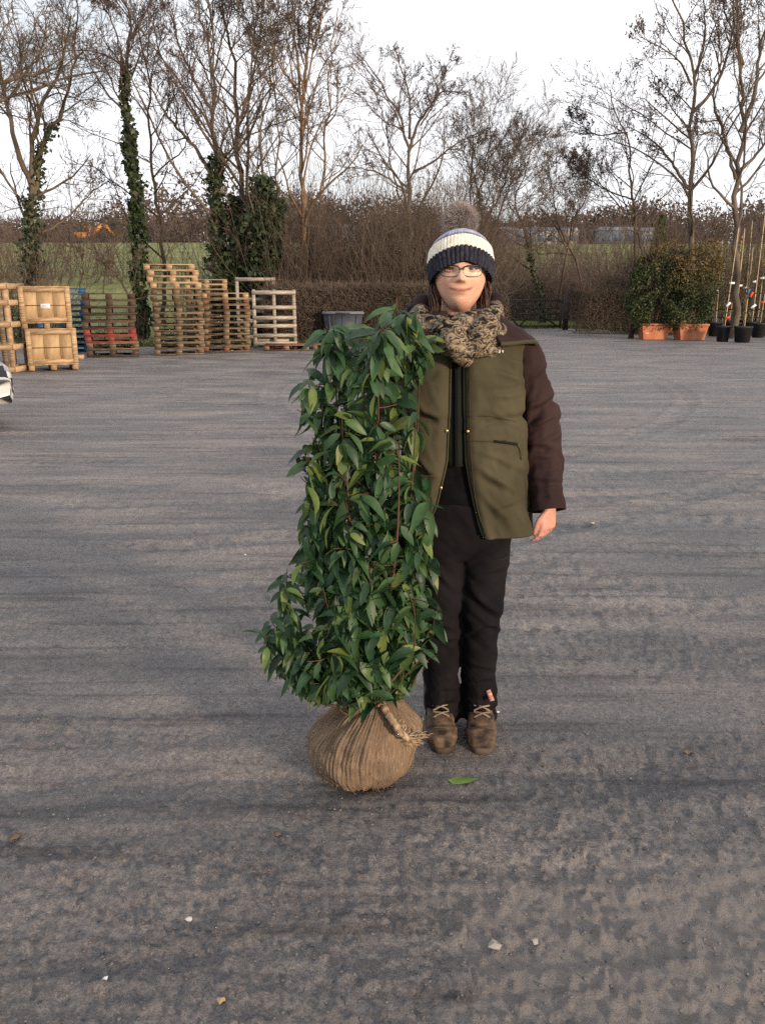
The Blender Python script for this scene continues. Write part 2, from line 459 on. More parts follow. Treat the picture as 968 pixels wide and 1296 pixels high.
BARK = mat('bark_grey_brown', (0.070, 0.056, 0.044), (0.16, 0.127, 0.096), 2.0, 0.9, 0.6, 14, (1, 1, 0.35), spec=0.1, bdist=0.03)
BARK_D = mat('bark_dark', (0.050, 0.040, 0.034), (0.11, 0.085, 0.065), 2.0, 0.9, 0.6, 14, (1, 1, 0.35), spec=0.1, bdist=0.03)
BARK_O = mat('bark_tan', (0.13, 0.088, 0.055), (0.26, 0.175, 0.105), 2.0, 0.9, 0.5, 14, (1, 1, 0.35), spec=0.1, bdist=0.03)
TWIG = mat('twig_brown', (0.080, 0.062, 0.051), (0.135, 0.104, 0.083), 0.7, 0.9, spec=0.1)
TWIG_P = mat('twig_purple', (0.070, 0.054, 0.054), (0.120, 0.090, 0.085), 0.7, 0.9, spec=0.1)
TWIG_R = mat('twig_red_brown', (0.074, 0.057, 0.046), (0.130, 0.099, 0.077), 0.7, 0.9, spec=0.1)
IVY = mat('ivy_leaf', (0.012, 0.024, 0.010), (0.045, 0.065, 0.022), 3.0, 0.5, spec=0.4, lo=0.3, hi=0.7)
OLDLEAF = mat('withered_leaf', (0.060, 0.035, 0.028), (0.13, 0.075, 0.05), 3.0, 0.8)

def bare_tree(name, label, Y, stems, seed, lv=((15, 0.34, 48), (7, 0.42, 42), (5, 0.5, 40)), bark=None, twig=None, up=0.05, wig=0.16,
              ivy=None, clump=0, rmin=0.0068, tall=1.10, group='bare trees behind the yard', t0=0.30, depth=0.05):
    """stems: list of (pixel polyline, base radius, tip radius); the first point of the first stem is the foot"""
    rg = np.random.default_rng(seed)
    bark = bark or BARK; twig = twig or TWIG
    P, R = [], []
    foot = None
    for k, (px, ra, rb) in enumerate(stems):
        dy = rg.normal() * 0.6 if k else 0.0
        w = np.array([at(p[0], 470 - (470 - p[1]) * (tall if p[1] < 470 else 1), Y + dy * q / max(1, len(px) - 1)) for q, p in enumerate(px)])
        if foot is None:
            foot = np.array([w[0, 0], Y, float(terrain(w[0, 0], Y)) - 0.1])
            w = np.concatenate([[foot], w[1:]]) if w[0, 2] < foot[2] + 0.6 else np.concatenate([[foot], w])
        elif w[0, 2] < foot[2] + 1.2:
            w = np.concatenate([[[w[0, 0], Y + dy * 0.2, foot[2]]], w[1:]])
        L = smoothline(w, 22)
        jit = rg.normal(size=(22, 3)) * 0.035 * np.linalg.norm(w[-1] - w[0]) / 8
        jit[0] = 0; L = L + jit
        P.append(L); R.append(ra + (rb - ra) * np.linspace(0, 1, 22) ** 0.8)
    P0, R0 = np.array(P), np.array(R)
    a = (int(lv[0][0] * 1.25), lv[0][1] * 1.12, lv[0][2]); P1, R1 = grow(P0, R0, rg, a[0], t0, 0.99, a[1], a[2], 8, up, wig, 0.44, rmin * 1.5)
    a = lv[1]; P2, R2 = grow(P1, R1, rg, a[0], 0.18, 1.0, a[1], a[2], 5, up, wig * 1.1, 0.5, rmin * 1.1)
    a = lv[2]; P3, R3 = grow(P2, R2, rg, a[0] + 1, 0.15, 1.0, a[1], a[2], 2, up * 0.6, wig * 1.2, 0.6, rmin)
    P4, R4 = grow(P3, R3, rg, 5, 0.2, 1.0, 0.55, 40, 2, up * 0.6, wig, 0.7, rmin * 0.75)
    root = thing(name, foot, label, 'tree', group)
    R0 = R0 * 0.72
    V1, F1 = tubes([(P0, R0)], 8); V2, F2 = tubes([(P1, R1)], 5)
    V, F = joinm([(V1, F1), (V2, F2)])
    part('trunk', V, F, bark, root, True)
    V, F = joinm([tubes([(P2, R2), (P3, R3)], 3), needles(P4, R4, seed)])
    part('crown', V, F, twig, root)
    if clump:
        tip = P3[:, -1][rg.uniform(size=len(P3)) < clump]
        pts = np.repeat(tip, 3, 0) + rg.normal(size=(len(tip) * 3, 3)) * 0.07
        V, F = cards(pts, 0.042, seed); part('withered_leaves', V, F, OLDLEAF, root, kind='stuff')
    if ivy:
        pts = []
        for (si, ta, tb, rad_, cnt) in ivy:
            t = rg.uniform(ta, tb, cnt) * 21; q = np.minimum(t.astype(int), 20); w = (t - q)[:, None]
            c = P0[si, q] * (1 - w) + P0[si, q + 1] * w
            th = rg.uniform(0, 6.283, cnt); rr = rad_ * (0.25 + 0.95 * vnoise(t * 1.7, th * 0.8, seed)) * rg.uniform(0.35, 1.15, cnt)
            pts.append(c + np.stack([np.cos(th) * rr, np.sin(th) * rr, rg.normal(size=cnt) * 0.08], 1))
        V, F = cards(np.concatenate(pts), 0.085, seed + 3, aspect=0.7); part('ivy', V, F, IVY, root, kind='stuff')
    return root

bare_tree('bare_tree', 'spreading bare tree with ivied foot at the left above the wooden crates', 29,
    [([(196, 475), (200, 420), (197, 370), (205, 335), (222, 300), (230, 262)], 0.24, 0.03),
     ([(200, 400), (208, 360), (222, 335), (232, 300), (236, 250)], 0.12, 0.02),
     ([(198, 390), (182, 350), (172, 300), (168, 240)], 0.14, 0.02),
     ([(196, 430), (225, 415), (246, 395), (262, 385)], 0.07, 0.015)], 11,
    lv=((13, 0.42, 52), (7, 0.45, 45), (5, 0.5, 42)), ivy=[(0, 0.0, 0.45, 0.45, 1100), (1, 0, .4, .25, 250)])
bare_tree('bare_tree', 'tall bare tree with a long horizontal limb at the far left edge behind', 25.5,
    [([(120, 480), (122, 400), (128, 330), (122, 250), (126, 180)], 0.3, 0.05),
     ([(124, 360), (150, 325), (185, 310), (216, 303), (228, 285)], 0.14, 0.03),
     ([(126, 300), (150, 260), (178, 235), (200, 200)], 0.12, 0.02),
     ([(124, 330), (95, 290), (60, 260), (40, 200)], 0.14, 0.02),
     ([(122, 270), (140, 220), (160, 180), (170, 150)], 0.09, 0.02)], 12, lv=((12, 0.40, 50), (7, 0.45, 45), (5, 0.5, 42)))
bare_tree('bare_tree', 'slender tree with ivy wrapped trunk and purple twiggy top', 28,
    [([(286, 480), (284, 430), (281, 385), (275, 335), (274, 300), (278, 268), (268, 246), (262, 232)], 0.22, 0.03),
     ([(276, 285), (290, 262), (300, 245), (306, 236)], 0.07, 0.015),
     ([(276, 320), (268, 280), (256, 256), (246, 240)], 0.06, 0.015)], 13,
    lv=((12, 0.20, 45), (8, 0.5, 45), (7, 0.55, 42)), t0=0.62, twig=TWIG_P, bark=BARK_D,
    ivy=[(0, 0.02, 0.40, 0.30, 1900), (0, 0.36, 0.60, 0.30, 1000), (0, 0.58, 0.76, 0.20, 350)])
bare_tree('bare_tree', 'thin dark trunk curving up just right of the ivy wrapped tree', 33,
    [([(306, 470), (305, 425), (297, 385), (293, 345), (294, 315), (289, 285), (284, 265)], 0.13, 0.03),
     ([(294, 320), (300, 290), (312, 272)], 0.05, 0.012)], 14, lv=((12, 0.30, 58), (7, 0.45, 45), (5, 0.5, 42)), bark=BARK_D, t0=0.22)
bare_tree('bare_tree', 'large bare tree with several upright stems behind the pallet stacks', 27.8,
    [([(352, 470), (349, 400), (346, 350), (345, 310), (338, 272), (331, 238)], 0.19, 0.03),
     ([(366, 470), (367, 400), (366, 350), (362, 300), (355, 265), (351, 228)], 0.17, 0.03),
     ([(347, 385), (330, 360), (312, 342), (296, 318), (285, 300)], 0.10, 0.02),
     ([(345, 335), (330, 310), (318, 285), (312, 255)], 0.08, 0.015),
     ([(372, 470), (374, 400), (374, 330), (380, 290), (376, 240)], 0.12, 0.02),
     ([(368, 340), (378, 310), (384, 280), (388, 240)], 0.07, 0.015),
     ([(346, 310), (352, 285), (360, 262), (362, 232)], 0.05, 0.012)], 15, lv=((12, 0.34, 42), (7, 0.42, 40), (5, 0.5, 38)),
    twig=TWIG_P, ivy=[(0, 0.0, 0.30, 0.6, 2000), (1, 0.0, 0.3, 0.6, 1600), (0, 0.3, 0.55, 0.3, 700)])
bare_tree('bare_tree', 'ivy smothered thin tree standing between the two big upright trees', 27.2,
    [([(388, 470), (386, 420), (385, 380), (384, 350), (392, 315), (390, 260)], 0.11, 0.02),
     ([(392, 470), (396, 410), (400, 360), (394, 300), (398, 262)], 0.07, 0.015)], 16,
    lv=((11, 0.26, 42), (6, 0.42, 40), (5, 0.5, 38)), ivy=[(0, 0.0, 0.52, 0.62, 3800), (1, 0.05, 0.35, 0.4, 800)])
bare_tree('bare_tree', 'tan barked tree forking upward left of the gap in the treeline', 28,
    [([(418, 470), (419, 410), (418, 360), (418, 325), (413, 290), (408, 262), (404, 236)], 0.17, 0.03),
     ([(418, 330), (422, 300), (424, 270), (421, 240)], 0.09, 0.02),
     ([(416, 320), (400, 300), (393, 280), (390, 250)], 0.06, 0.012),
     ([(421, 320), (428, 290), (434, 268), (436, 245)], 0.06, 0.012)], 17, bark=BARK_O, lv=((12, 0.32, 40), (7, 0.42, 40), (5, 0.5, 38)))
bare_tree('bare_tree', 'crooked slim tree with sinuous top beside the tan barked tree', 28.5,
    [([(430, 470), (433, 400), (438, 365), (436, 345), (441, 330), (439, 300), (443, 280), (449, 258)], 0.10, 0.02),
     ([(438, 345), (446, 335), (447, 315), (444, 300)], 0.04, 0.012)], 18, bark=BARK_O, lv=((10, 0.2, 42), (6, 0.42, 40), (4, 0.5, 38)), t0=0.45)
bare_tree('bare_tree', 'broad open crowned bare tree standing left of the knitted hat', 36,
    [([(506, 480), (506, 420), (506, 390), (505, 360), (496, 335), (486, 318), (472, 300), (462, 290)], 0.22, 0.02),
     ([(505, 365), (512, 345), (522, 332), (532, 320), (548, 320)], 0.11, 0.02),
     ([(506, 355), (506, 325), (500, 305), (496, 290)], 0.09, 0.018),
     ([(509, 380), (525, 372), (545, 358), (570, 348)], 0.08, 0.015),
     ([(504, 395), (490, 385), (474, 378), (450, 376)], 0.07, 0.015),
     ([(498, 400), (490, 370), (486, 340), (478, 322)], 0.06, 0.015),
     ([(515, 345), (528, 325), (534, 305), (540, 296)], 0.06, 0.012)], 19, lv=((12, 0.36, 48), (7, 0.45, 44), (5, 0.5, 40)), twig=TWIG_P, t0=0.3)
bare_tree('bare_tree', 'thin stemmed leaning tree rising directly behind the knitted hat', 42,
    [([(566, 470), (562, 420), (566, 385), (572, 350), (566, 330)], 0.14, 0.02),
     ([(562, 430), (580, 395), (592, 365), (600, 350)], 0.09, 0.015),
     ([(566, 470), (575, 425), (588, 390), (606, 362), (618, 352)], 0.09, 0.015),
     ([(564, 440), (556, 400), (558, 360), (552, 340)], 0.08, 0.015)], 20, lv=((16, 0.36, 38), (8, 0.5, 36), (6, 0.5, 34)), bark=BARK_D,
    ivy=[(0, 0, 0.6, 0.3, 500)])
bare_tree('bare_tree', 'low crooked tree with dark ivied trunk in front of the right hand field', 44,
    [([(614, 475), (606, 450), (600, 425), (592, 400), (600, 380), (606, 362)], 0.16, 0.02),
     ([(628, 475), (634, 440), (640, 415), (650, 395), (640, 370)], 0.11, 0.015),
     ([(648, 475), (642, 445), (628, 420), (622, 390), (618, 365)], 0.10, 0.015)], 21, lv=((15, 0.36, 46), (8, 0.5, 40), (6, 0.5, 38)), bark=BARK_D, ivy=[(0, 0, 0.5, 0.25, 500)])
bare_tree('bare_tree', 'bent tree with dark leafy clumps leaning left above the green bush', 34,
    [([(694, 470), (690, 430), (687, 395), (684, 362), (682, 350), (673, 332), (670, 318)], 0.13, 0.02),
     ([(700, 470), (692, 425), (676, 405), (660, 385), (650, 370)], 0.08, 0.015),
     ([(684, 350), (660, 352), (646, 345), (636, 340)], 0.05, 0.012),
     ([(688, 400), (664, 392), (645, 380), (634, 372)], 0.05, 0.012)], 22, lv=((12, 0.36, 48), (7, 0.45, 44), (4, 0.5, 40)), clump=0.28, twig=TWIG_P, bark=BARK_D, t0=0.4)
bare_tree('bare_tree', 'straight forked tree with sparse withered leaves at the right', 31,
    [([(737, 480), (736, 420), (736, 370), (737, 320), (734, 290), (727, 265), (718, 245)], 0.2, 0.03),
     ([(734, 392), (716, 368), (704, 356), (684, 346)], 0.09, 0.02),
     ([(737, 335), (752, 320), (762, 302), (770, 270), (768, 235)], 0.09, 0.018),
     ([(736, 315), (728, 300), (716, 290), (700, 282), (692, 276)], 0.06, 0.012),
     ([(736, 350), (722, 335), (712, 322), (704, 316)], 0.05, 0.012),
     ([(738, 310), (746, 285), (746, 255), (742, 236)], 0.07, 0.015)], 23, lv=((11, 0.30, 45), (6, 0.42, 42), (5, 0.5, 40)), clump=0.16)
bare_tree('bare_tree', 'heavy many limbed tree above the caned saplings at the right', 29.5,
    [([(772, 480), (772, 420), (773, 380), (778, 345), (776, 310), (776, 275), (772, 240)], 0.2, 0.03),
     ([(772, 385), (762, 350), (754, 325), (760, 290), (752, 262)], 0.09, 0.018),
     ([(776, 350), (788, 320), (791, 290), (800, 262), (806, 225)], 0.12, 0.02),
     ([(772, 372), (758, 352), (744, 350), (730, 346)], 0.06, 0.012),
     ([(778, 300), (770, 275), (762, 255), (766, 230)], 0.07, 0.015),
     ([(774, 380), (790, 365), (808, 345), (826, 330)], 0.09, 0.015)], 24, lv=((11, 0.30, 45), (6, 0.42, 42), (5, 0.5, 40)), clump=0.10)
# small crooked branchy sapling in the field gap
bare_tree('bare_sapling', 'dark crooked dead branch arching over the field behind the brown pallet stack', 27,
    [([(276, 470), (262, 452), (252, 440), (243, 425), (244, 412)], 0.07, 0.02),
     ([(256, 470), (258, 455), (262, 440)], 0.03, 0.01),
     ([(236, 470), (240, 450), (236, 432)], 0.03, 0.01)], 26, lv=((9, 0.35, 45), (5, 0.45, 44), (3, 0.5, 40)), bark=BARK_D, group='saplings at the field edge')

# ------------------------------------------------------------------ thickets, hedges, far wood (uncountable masses)
def thicket(name, label, boxes, m, seed, k=3, rr=0.009, lean=0.25):
    """upright whippy stems with side twigs"""
    rg = np.random.default_rng(seed); Ps, Rs = [], []
    for (x0, x1, y0, y1, h, cnt) in boxes:
        x = rg.uniform(x0, x1, cnt); y = rg.uniform(y0, y1, cnt); z = terrain(x, y)
        H = h * rg.uniform(0.55, 1.15, cnt)
        d = unit(np.stack([rg.normal(size=cnt) * lean, rg.normal(size=cnt) * lean, np.ones(cnt)], 1))
        P = np.zeros((cnt, 6, 3)); P[:, 0] = np.stack([x, y, z], 1)
        for s in range(1, 6):
            d = unit(d + rg.normal(size=(cnt, 3)) * 0.12); P[:, s] = P[:, s - 1] + d * (H / 5)[:, None]
        Ps.append(P); Rs.append(np.outer(rr * rg.uniform(0.7, 1.9, cnt), np.linspace(1, 0.35, 6)))
    P = np.concatenate(Ps); R = np.concatenate(Rs)
    P1, R1 = grow(P, R, rg, 4, 0.2, 1.0, 0.33, 38, 3, 0.04, 0.2, 0.7, rr * 0.55)
    P2, R2 = grow(P1, R1, rg, 2, 0.2, 1.0, 0.45, 42, 3, 0.0, 0.2, 0.8, rr * 0.5)
    V, F = joinm([tubes([(P, R), (P1, R1)], k), needles(P2, R2, seed)])
    return struct(name, V, F, m, kind='stuff', label=label)
thicket('undergrowth', 'red brown thicket of bare upright stems behind the clipped hedge',
        [(-3.6, 2.9, 26.5, 30, 4.8, 1150), (2.0, 5.6, 38.5, 43, 5.6, 420)], TWIG_R, 41)
thicket('undergrowth', 'tangled brown scrub under the trees at the left',
        [(-16, -10.2, 26, 29, 3.6, 420), (-24, -14, 25.5, 30, 3.6, 330), (-9.6, -5, 27, 29, 1.2, 50)], TWIG, 42, lean=0.5)
thicket('undergrowth', 'dense dark scrub beyond the field gate',
        [(2.5, 14, 45.5, 49, 3.1, 1500), (2.5, 15, 49, 54, 5.6, 420), (-6.8, -3.6, 28, 30, 3.6, 150)], TWIG_P, 43, lean=0.4)
thicket('undergrowth', 'brown scrub under the trees behind the potted plants',
        [(9.5, 18, 33, 37, 4.4, 850), (18, 28, 31, 36, 4.0, 500)], TWIG_R, 44, lean=0.3)

thicket('hedgerow', 'ragged brown hedgerow across the rising field',
        [(-26, -14, 52, 60, 4.6, 200), (-2, 18, 58, 66, 5.2, 420), (-7, 0, 46, 52, 4.2, 220), (16, 34, 52, 60, 5.0, 300)], TWIG, 45, rr=0.016, lean=0.35)
thicket('hedgerow', 'brown scrub fringe under the hilltop wood',
        [(-60, 60, 98, 112, 5.0, 700)], TWIG_P, 46, rr=0.03, lean=0.4)
def far_wood():
    rg = np.random.default_rng(7); Vs, Ps = [], []
    n = 900
    x = rg.uniform(-150, 150, n); y = rg.uniform(112, 165, n); y = np.where((x > -10) & (x < 50), np.maximum(y, 143), y); y = np.where((x > -57) & (x < -37), np.maximum(y, 150), y); z = terrain(x, y)
    h = rg.uniform(4.5, 9.5, n) * (0.45 + 1.1 * fbm(x * 0.045, x * 0 + 1, 3, 4))
    per = 190
    u = unit(rg.normal(size=(n, per, 3))) * rg.uniform(0.2, 1, (n, per, 1)) ** 0.4
    P = u * np.stack([h * 0.42, h * 0.42, h * 0.46], 1)[:, None, :] + np.stack([x, y, z + h * 0.5], 1)[:, None, :]
    P = P.reshape(-1, 3)
    d = unit(u.reshape(-1, 3) * 0.5 + np.array([0, 0, 0.35]) + rg.normal(size=P.shape) * 0.8) * rg.uniform(0.35, 1.0, (len(P), 1))
    s = unit(np.cross(d, rg.normal(size=P.shape))) * rg.uniform(0.09, 0.22, (len(P), 1))
    V = np.stack([P - s, P + s, P + d], 1).reshape(-1, 3)
    return V, np.arange(len(V)).reshape(-1, 3)
V, F = far_wood()
struct('far_woodland', V, F, mat('far_twigs', (0.080, 0.064, 0.056), (0.130, 0.100, 0.082), 0.05, 0.95, spec=0.05), kind='stuff', label='brown leafless wood along the hilltop')

def clipped_hedge(name, label, x0, x1, y, depth, h, seed, dens, m, loose=0.05):
    rg = np.random.default_rng(seed)
    n = int((x1 - x0) * dens)
    x = rg.uniform(x0, x1, n); yy = y + rg.uniform(-depth / 2, depth / 2, n) ; zz = h * rg.uniform(0, 1, n) ** 0.8
    face = rg.uniform(size=n)
    yy = np.where(face < 0.45, y - depth / 2 + rg.normal(size=n) * loose, yy)
    zz = np.where(face > 0.68, h + rg.normal(size=n) * loose, zz)
    P = np.stack([x, yy, zz + terrain(x, yy)], 1)
    d = unit(rg.normal(size=(n, 3)) + np.array([0, 0, 0.5])) * rg.uniform(0.08, 0.28, (n, 1))
    mid = P + d * 0.5 + rg.normal(size=(n, 3)) * 0.03
    PP = np.stack([P, P + d], 1); RR = np.tile(np.array([0.007, 0.004]), (n, 1))
    root = thing(name, ((x0 + x1) / 2, y, 0), label, 'hedge')
    V, F = tubes([(PP, RR)], 3); part('twigs', V, F, m, root, kind='stuff')
    nl = int(n * 0.35)
    V, F = cards(P[rg.integers(0, n, nl)] + rg.normal(size=(nl, 3)) * 0.04, 0.032, seed + 1); part('leaves', V, F, mat('hedge_leaf', (0.028, 0.030, 0.014), (0.075, 0.074, 0.034), 1.5, 0.8), root, kind='stuff')
    return root
clipped_hedge('clipped_hedge', 'flat topped clipped brown hedge behind the lidded bin', -3.4, 3.6, 25.4, 0.9, 1.60, 51, 3000, TWIG)
clipped_hedge('clipped_hedge', 'shaggy brown hedge stub at the right end of the gate', 7.3, 10.6, 33.5, 1.6, 1.6, 52, 3600, TWIG, loose=0.24)

# grass along the foot of hedges and behind the gate
def blades(n, fn, h, seed, m, name, label):
    rg = np.random.default_rng(seed); x, y = fn(rg, n); z = np.maximum(terrain(x, y), 0)
    P = np.stack([x, y, z], 1)
    a = rg.uniform(0, 6.28, n); w = 0.012 * rg.uniform(0.6, 1.6, n)
    s = np.stack([np.cos(a) * w, np.sin(a) * w, np.zeros(n)], 1)
    t = np.stack([rg.normal(size=n) * 0.4, rg.normal(size=n) * 0.4, np.ones(n)], 1) * (h * rg.uniform(0.4, 1.2, n))[:, None]
    V = np.stack([P - s, P + s, P + t], 1).reshape(-1, 3)
    struct(name, V, np.arange(3 * n).reshape(-1, 3), m, kind='stuff', label=label)
GB = mat('grass_blade', (0.080, 0.085, 0.028), (0.17, 0.155, 0.07), 1.2, 0.8)
def strip(rg, n):
    x = rg.uniform(-22, 16, n); e = yard_edge(x); return x, e + np.abs(rg.normal(size=n)) * 0.45 - 0.08
blades(9000, strip, 0.22, 61, GB, 'rough_grass', 'rough tawny grass along the edge of the yard')
def lawn(rg, n):
    return rg.uniform(1.5, 13, n), rg.uniform(38.2, 45.5, n)
blades(9000, lawn, 0.10, 62, mat('lawn_blade', (0.07, 0.12, 0.025), (0.12, 0.19, 0.045), 1.2, 0.8), 'lawn_grass', 'bright green grass strip behind the gate')

# ------------------------------------------------------------------ pallets and crates
WOOD_NEW = mat('wood_fresh', (0.23, 0.150, 0.085), (0.44, 0.305, 0.18), 5, 0.8, 0.3, 20, (1, 6, 6), rnd=0.22)
WOOD_TAN = mat('wood_weathered_tan', (0.062, 0.045, 0.030), (0.205, 0.148, 0.094), 5, 0.85, 0.3, 20, (1, 6, 6), rnd=0.45)
WOOD_OLD = mat('wood_old_brown', (0.034, 0.023, 0.018), (0.100, 0.066, 0.045), 5, 0.85, 0.3, 20, (1, 6, 6), rnd=0.3)
WOOD_RED = mat('wood_painted_red', (0.13, 0.026, 0.022), (0.25, 0.06, 0.045), 5, 0.8, 0.3, 20, (1, 6, 6), rnd=0.2)
WOOD_RUST = mat('wood_red_brown', (0.11, 0.045, 0.028), (0.22, 0.10, 0.06), 5, 0.8, 0.3, 20, (1, 6, 6), rnd=0.25)
WOOD_BLUE = mat('wood_painted_blue', (0.012, 0.05, 0.12), (0.03, 0.10, 0.22), 5, 0.75, 0.3, 20, (1, 6, 6), rnd=0.25)
WOOD_GREY = mat('wood_silver_grey', (0.19, 0.165, 0.135), (0.39, 0.34, 0.28), 5, 0.85, 0.3, 20, (1, 6, 6), rnd=0.15)
WOOD_PLY = mat('wood_crate_panel', (0.26, 0.170, 0.090), (0.43, 0.30, 0.165), 3, 0.75, 0.2, 12, (5, 5, 1), rnd=0.08)
BX = {}
def boxmesh(name, s, m):
    """shared box mesh with slightly worn, uneven edges"""
    key = (name, tuple(round(v, 4) for v in s), m.name)
    if key not in BX:
        V, F = box((0, 0, 0), s)
        V = V + np.random.default_rng(len(BX)).normal(size=V.shape) * 0.0015
        BX[key] = mesh(name, V, F, m)
    return BX[key]
def piece(name, c, s, m, parent, rot=None):
    o = link(name, boxmesh(name, s, m), parent); o.location = c
    if rot: o.rotation_euler = rot
    return o
rp = random.Random(3)
def pallet(loc, rz, label, group, m, m2=None, L=1.2, W=0.8, T=0.144, tilt=(0, 0)):
    """L runs along local x (the long side that faces the yard)"""
    o = thing('pallet', loc, label, 'pallet', group, rz)
    o.rotation_euler = (tilt[0], tilt[1], rz)
    m2 = m2 or m; t = 0.022 * T / 0.144; bh = T - 3 * t
    for k in range(3):      # bottom runners
        piece('bottom_board', (0, (k - 1) * (W - 0.1) / 2, t / 2), (L, 0.10, t), m, o)
    for a in range(3):
        for b in range(3):
            piece('block', ((a - 1) * (L - 0.145) / 2 + rp.uniform(-.004, .004), (b - 1) * (W - 0.1) / 2 - 0.001, t + bh / 2), (0.145, 0.10, bh - 0.001), m2, o)
    for a in range(3):
        piece('cross_board', ((a - 1) * (L - 0.145) / 2, 0, t + bh + t / 2), (0.145, W, t - 0.001), m, o)
    for k in range(5):
        wd = 0.145 if k % 2 == 0 else 0.10
        piece('deck_board', (rp.uniform(-.006, .006), (k - 2) * (W - 0.145) / 4 + rp.uniform(-.004, .004), T - t / 2), (L, wd, t - 0.001), m, o)
    return o
ORD = ['bottom', 'second', 'third', 'fourth', 'fifth', 'sixth', 'seventh', 'eighth', 'ninth', 'tenth', 'eleventh', 'twelfth', 'thirteenth', 'fourteenth', 'fifteenth']
def stack(px, py, specs, where, group, rz=0.0, T=0.144, W=1.0, lean=None, jit=0.032):
    c = gnd(px, py); n = len(specs)
    c = np.array([c[0], c[1] + W / 2, 0.0])
    for k, (m, m2, desc) in enumerate(specs):
        dx = rp.uniform(-jit, jit) + (lean(k) if lean else 0); dy = rp.uniform(-jit, jit)
        word = 'topmost' if k == n - 1 else (ORD[k] + (' from the ground' if k else ''))
        pallet((c[0] + dx, c[1] + dy, 0.012 + k * (T + 0.001)), rz + rp.uniform(-.04, .04), f'{desc} pallet, {word} in {where}', group, m, m2, T=T, W=W)
tan = (WOOD_TAN, None, 'tan wooden'); fresh = (WOOD_NEW, None, 'fresh yellow wooden'); old = (WOOD_OLD, WOOD_OLD, 'weathered brown')
red = (WOOD_RED, None, 'red painted'); rust = (WOOD_TAN, WOOD_RUST, 'red blocked tan'); blue = (WOOD_BLUE, None, 'blue painted')
stack(315, 520, [tan] * 11 + [fresh] * 4, 'the tallest stack', 'tall pallet stack', rz=.26, T=0.143, lean=lambda k: -0.05 * max(0, k - 11))
stack(354.5, 517.5, [rust, tan, tan, tan, tan, tan, tan, rust, rust, fresh], 'the stack right of the tallest one', 'pallet stack with red brown blocks', rz=.22, T=0.148)
stack(340, 512, [tan] * 11 + [fresh] * 2, 'the half hidden rear stack', 'half hidden pallet stack', rz=.22, T=0.143, jit=0.01)
stack(259, 521.5, [old, tan, red, red, old, old, old, old, old], 'the stack with red pallets', 'brown and red pallet stack', rz=.3, T=0.163)
stack(221, 518, [blue] * 11, 'the blue stack behind the crates', 'blue pallet stack', rz=.3, T=0.145)
p = gnd(405, 516.5); pallet((p[0], p[1] + 0.4, 0.012), 0.06, 'single reddish pallet lying flat before the pale upright frames', None, WOOD_RUST, WOOD_TAN)
p = gnd(441, 515.5); pallet((p[0] - .35, p[1] + 0.1, 0.012), -0.1, 'lone tan pallet on the ground in front of the lidded bin', None, WOOD_TAN)

def upright_frame(px, py, label, h, w, lean, dy, rails, mid):
    c = gnd(px, py); root = thing('slatted_rack', (c[0], c[1] + dy, 0.01), label, 'rack', 'pale upright frames')
    root.rotation_euler = (-lean, 0.0, 0.16)
    for s in (-1, 0, 1) if mid else (-1, 1):
        piece('post', (s * (w / 2 - 0.05), 0.0, h / 2), (0.09, 0.05, h), WOOD_GREY, root)
        piece('rear_post', (s * (w / 2 - 0.05), 0.12, h / 2), (0.08, 0.05, h - 0.01), WOOD_GREY, root)
        for q in (0.15, 0.55, 0.95):
            piece('spacer', (s * (w / 2 - 0.05), 0.06, h * q - 0.08), (0.08, 0.068, 0.10), WOOD_GREY, root)
    for z in rails:
        piece('rail', (0, -0.038, z), (w, 0.022, 0.10), WOOD_GREY, root)
    for z in (0.2, h * 0.5, h - 0.06): piece('rear_rail', (0, 0.158, z), (w, 0.022, 0.10), WOOD_GREY, root)
upright_frame(380, 513, 'taller pale slatted rack leaning at the back', 1.93, 1.15, 0.03, 0.55, (0.25, 0.7, 1.3, 1.87), False)
upright_frame(396.5, 514.5, 'nearer pale slatted rack with many rails', 1.58, 1.2, 0.07, 0.1, (0.12, 0.34, 0.60, 0.82, 1.1, 1.5), True)

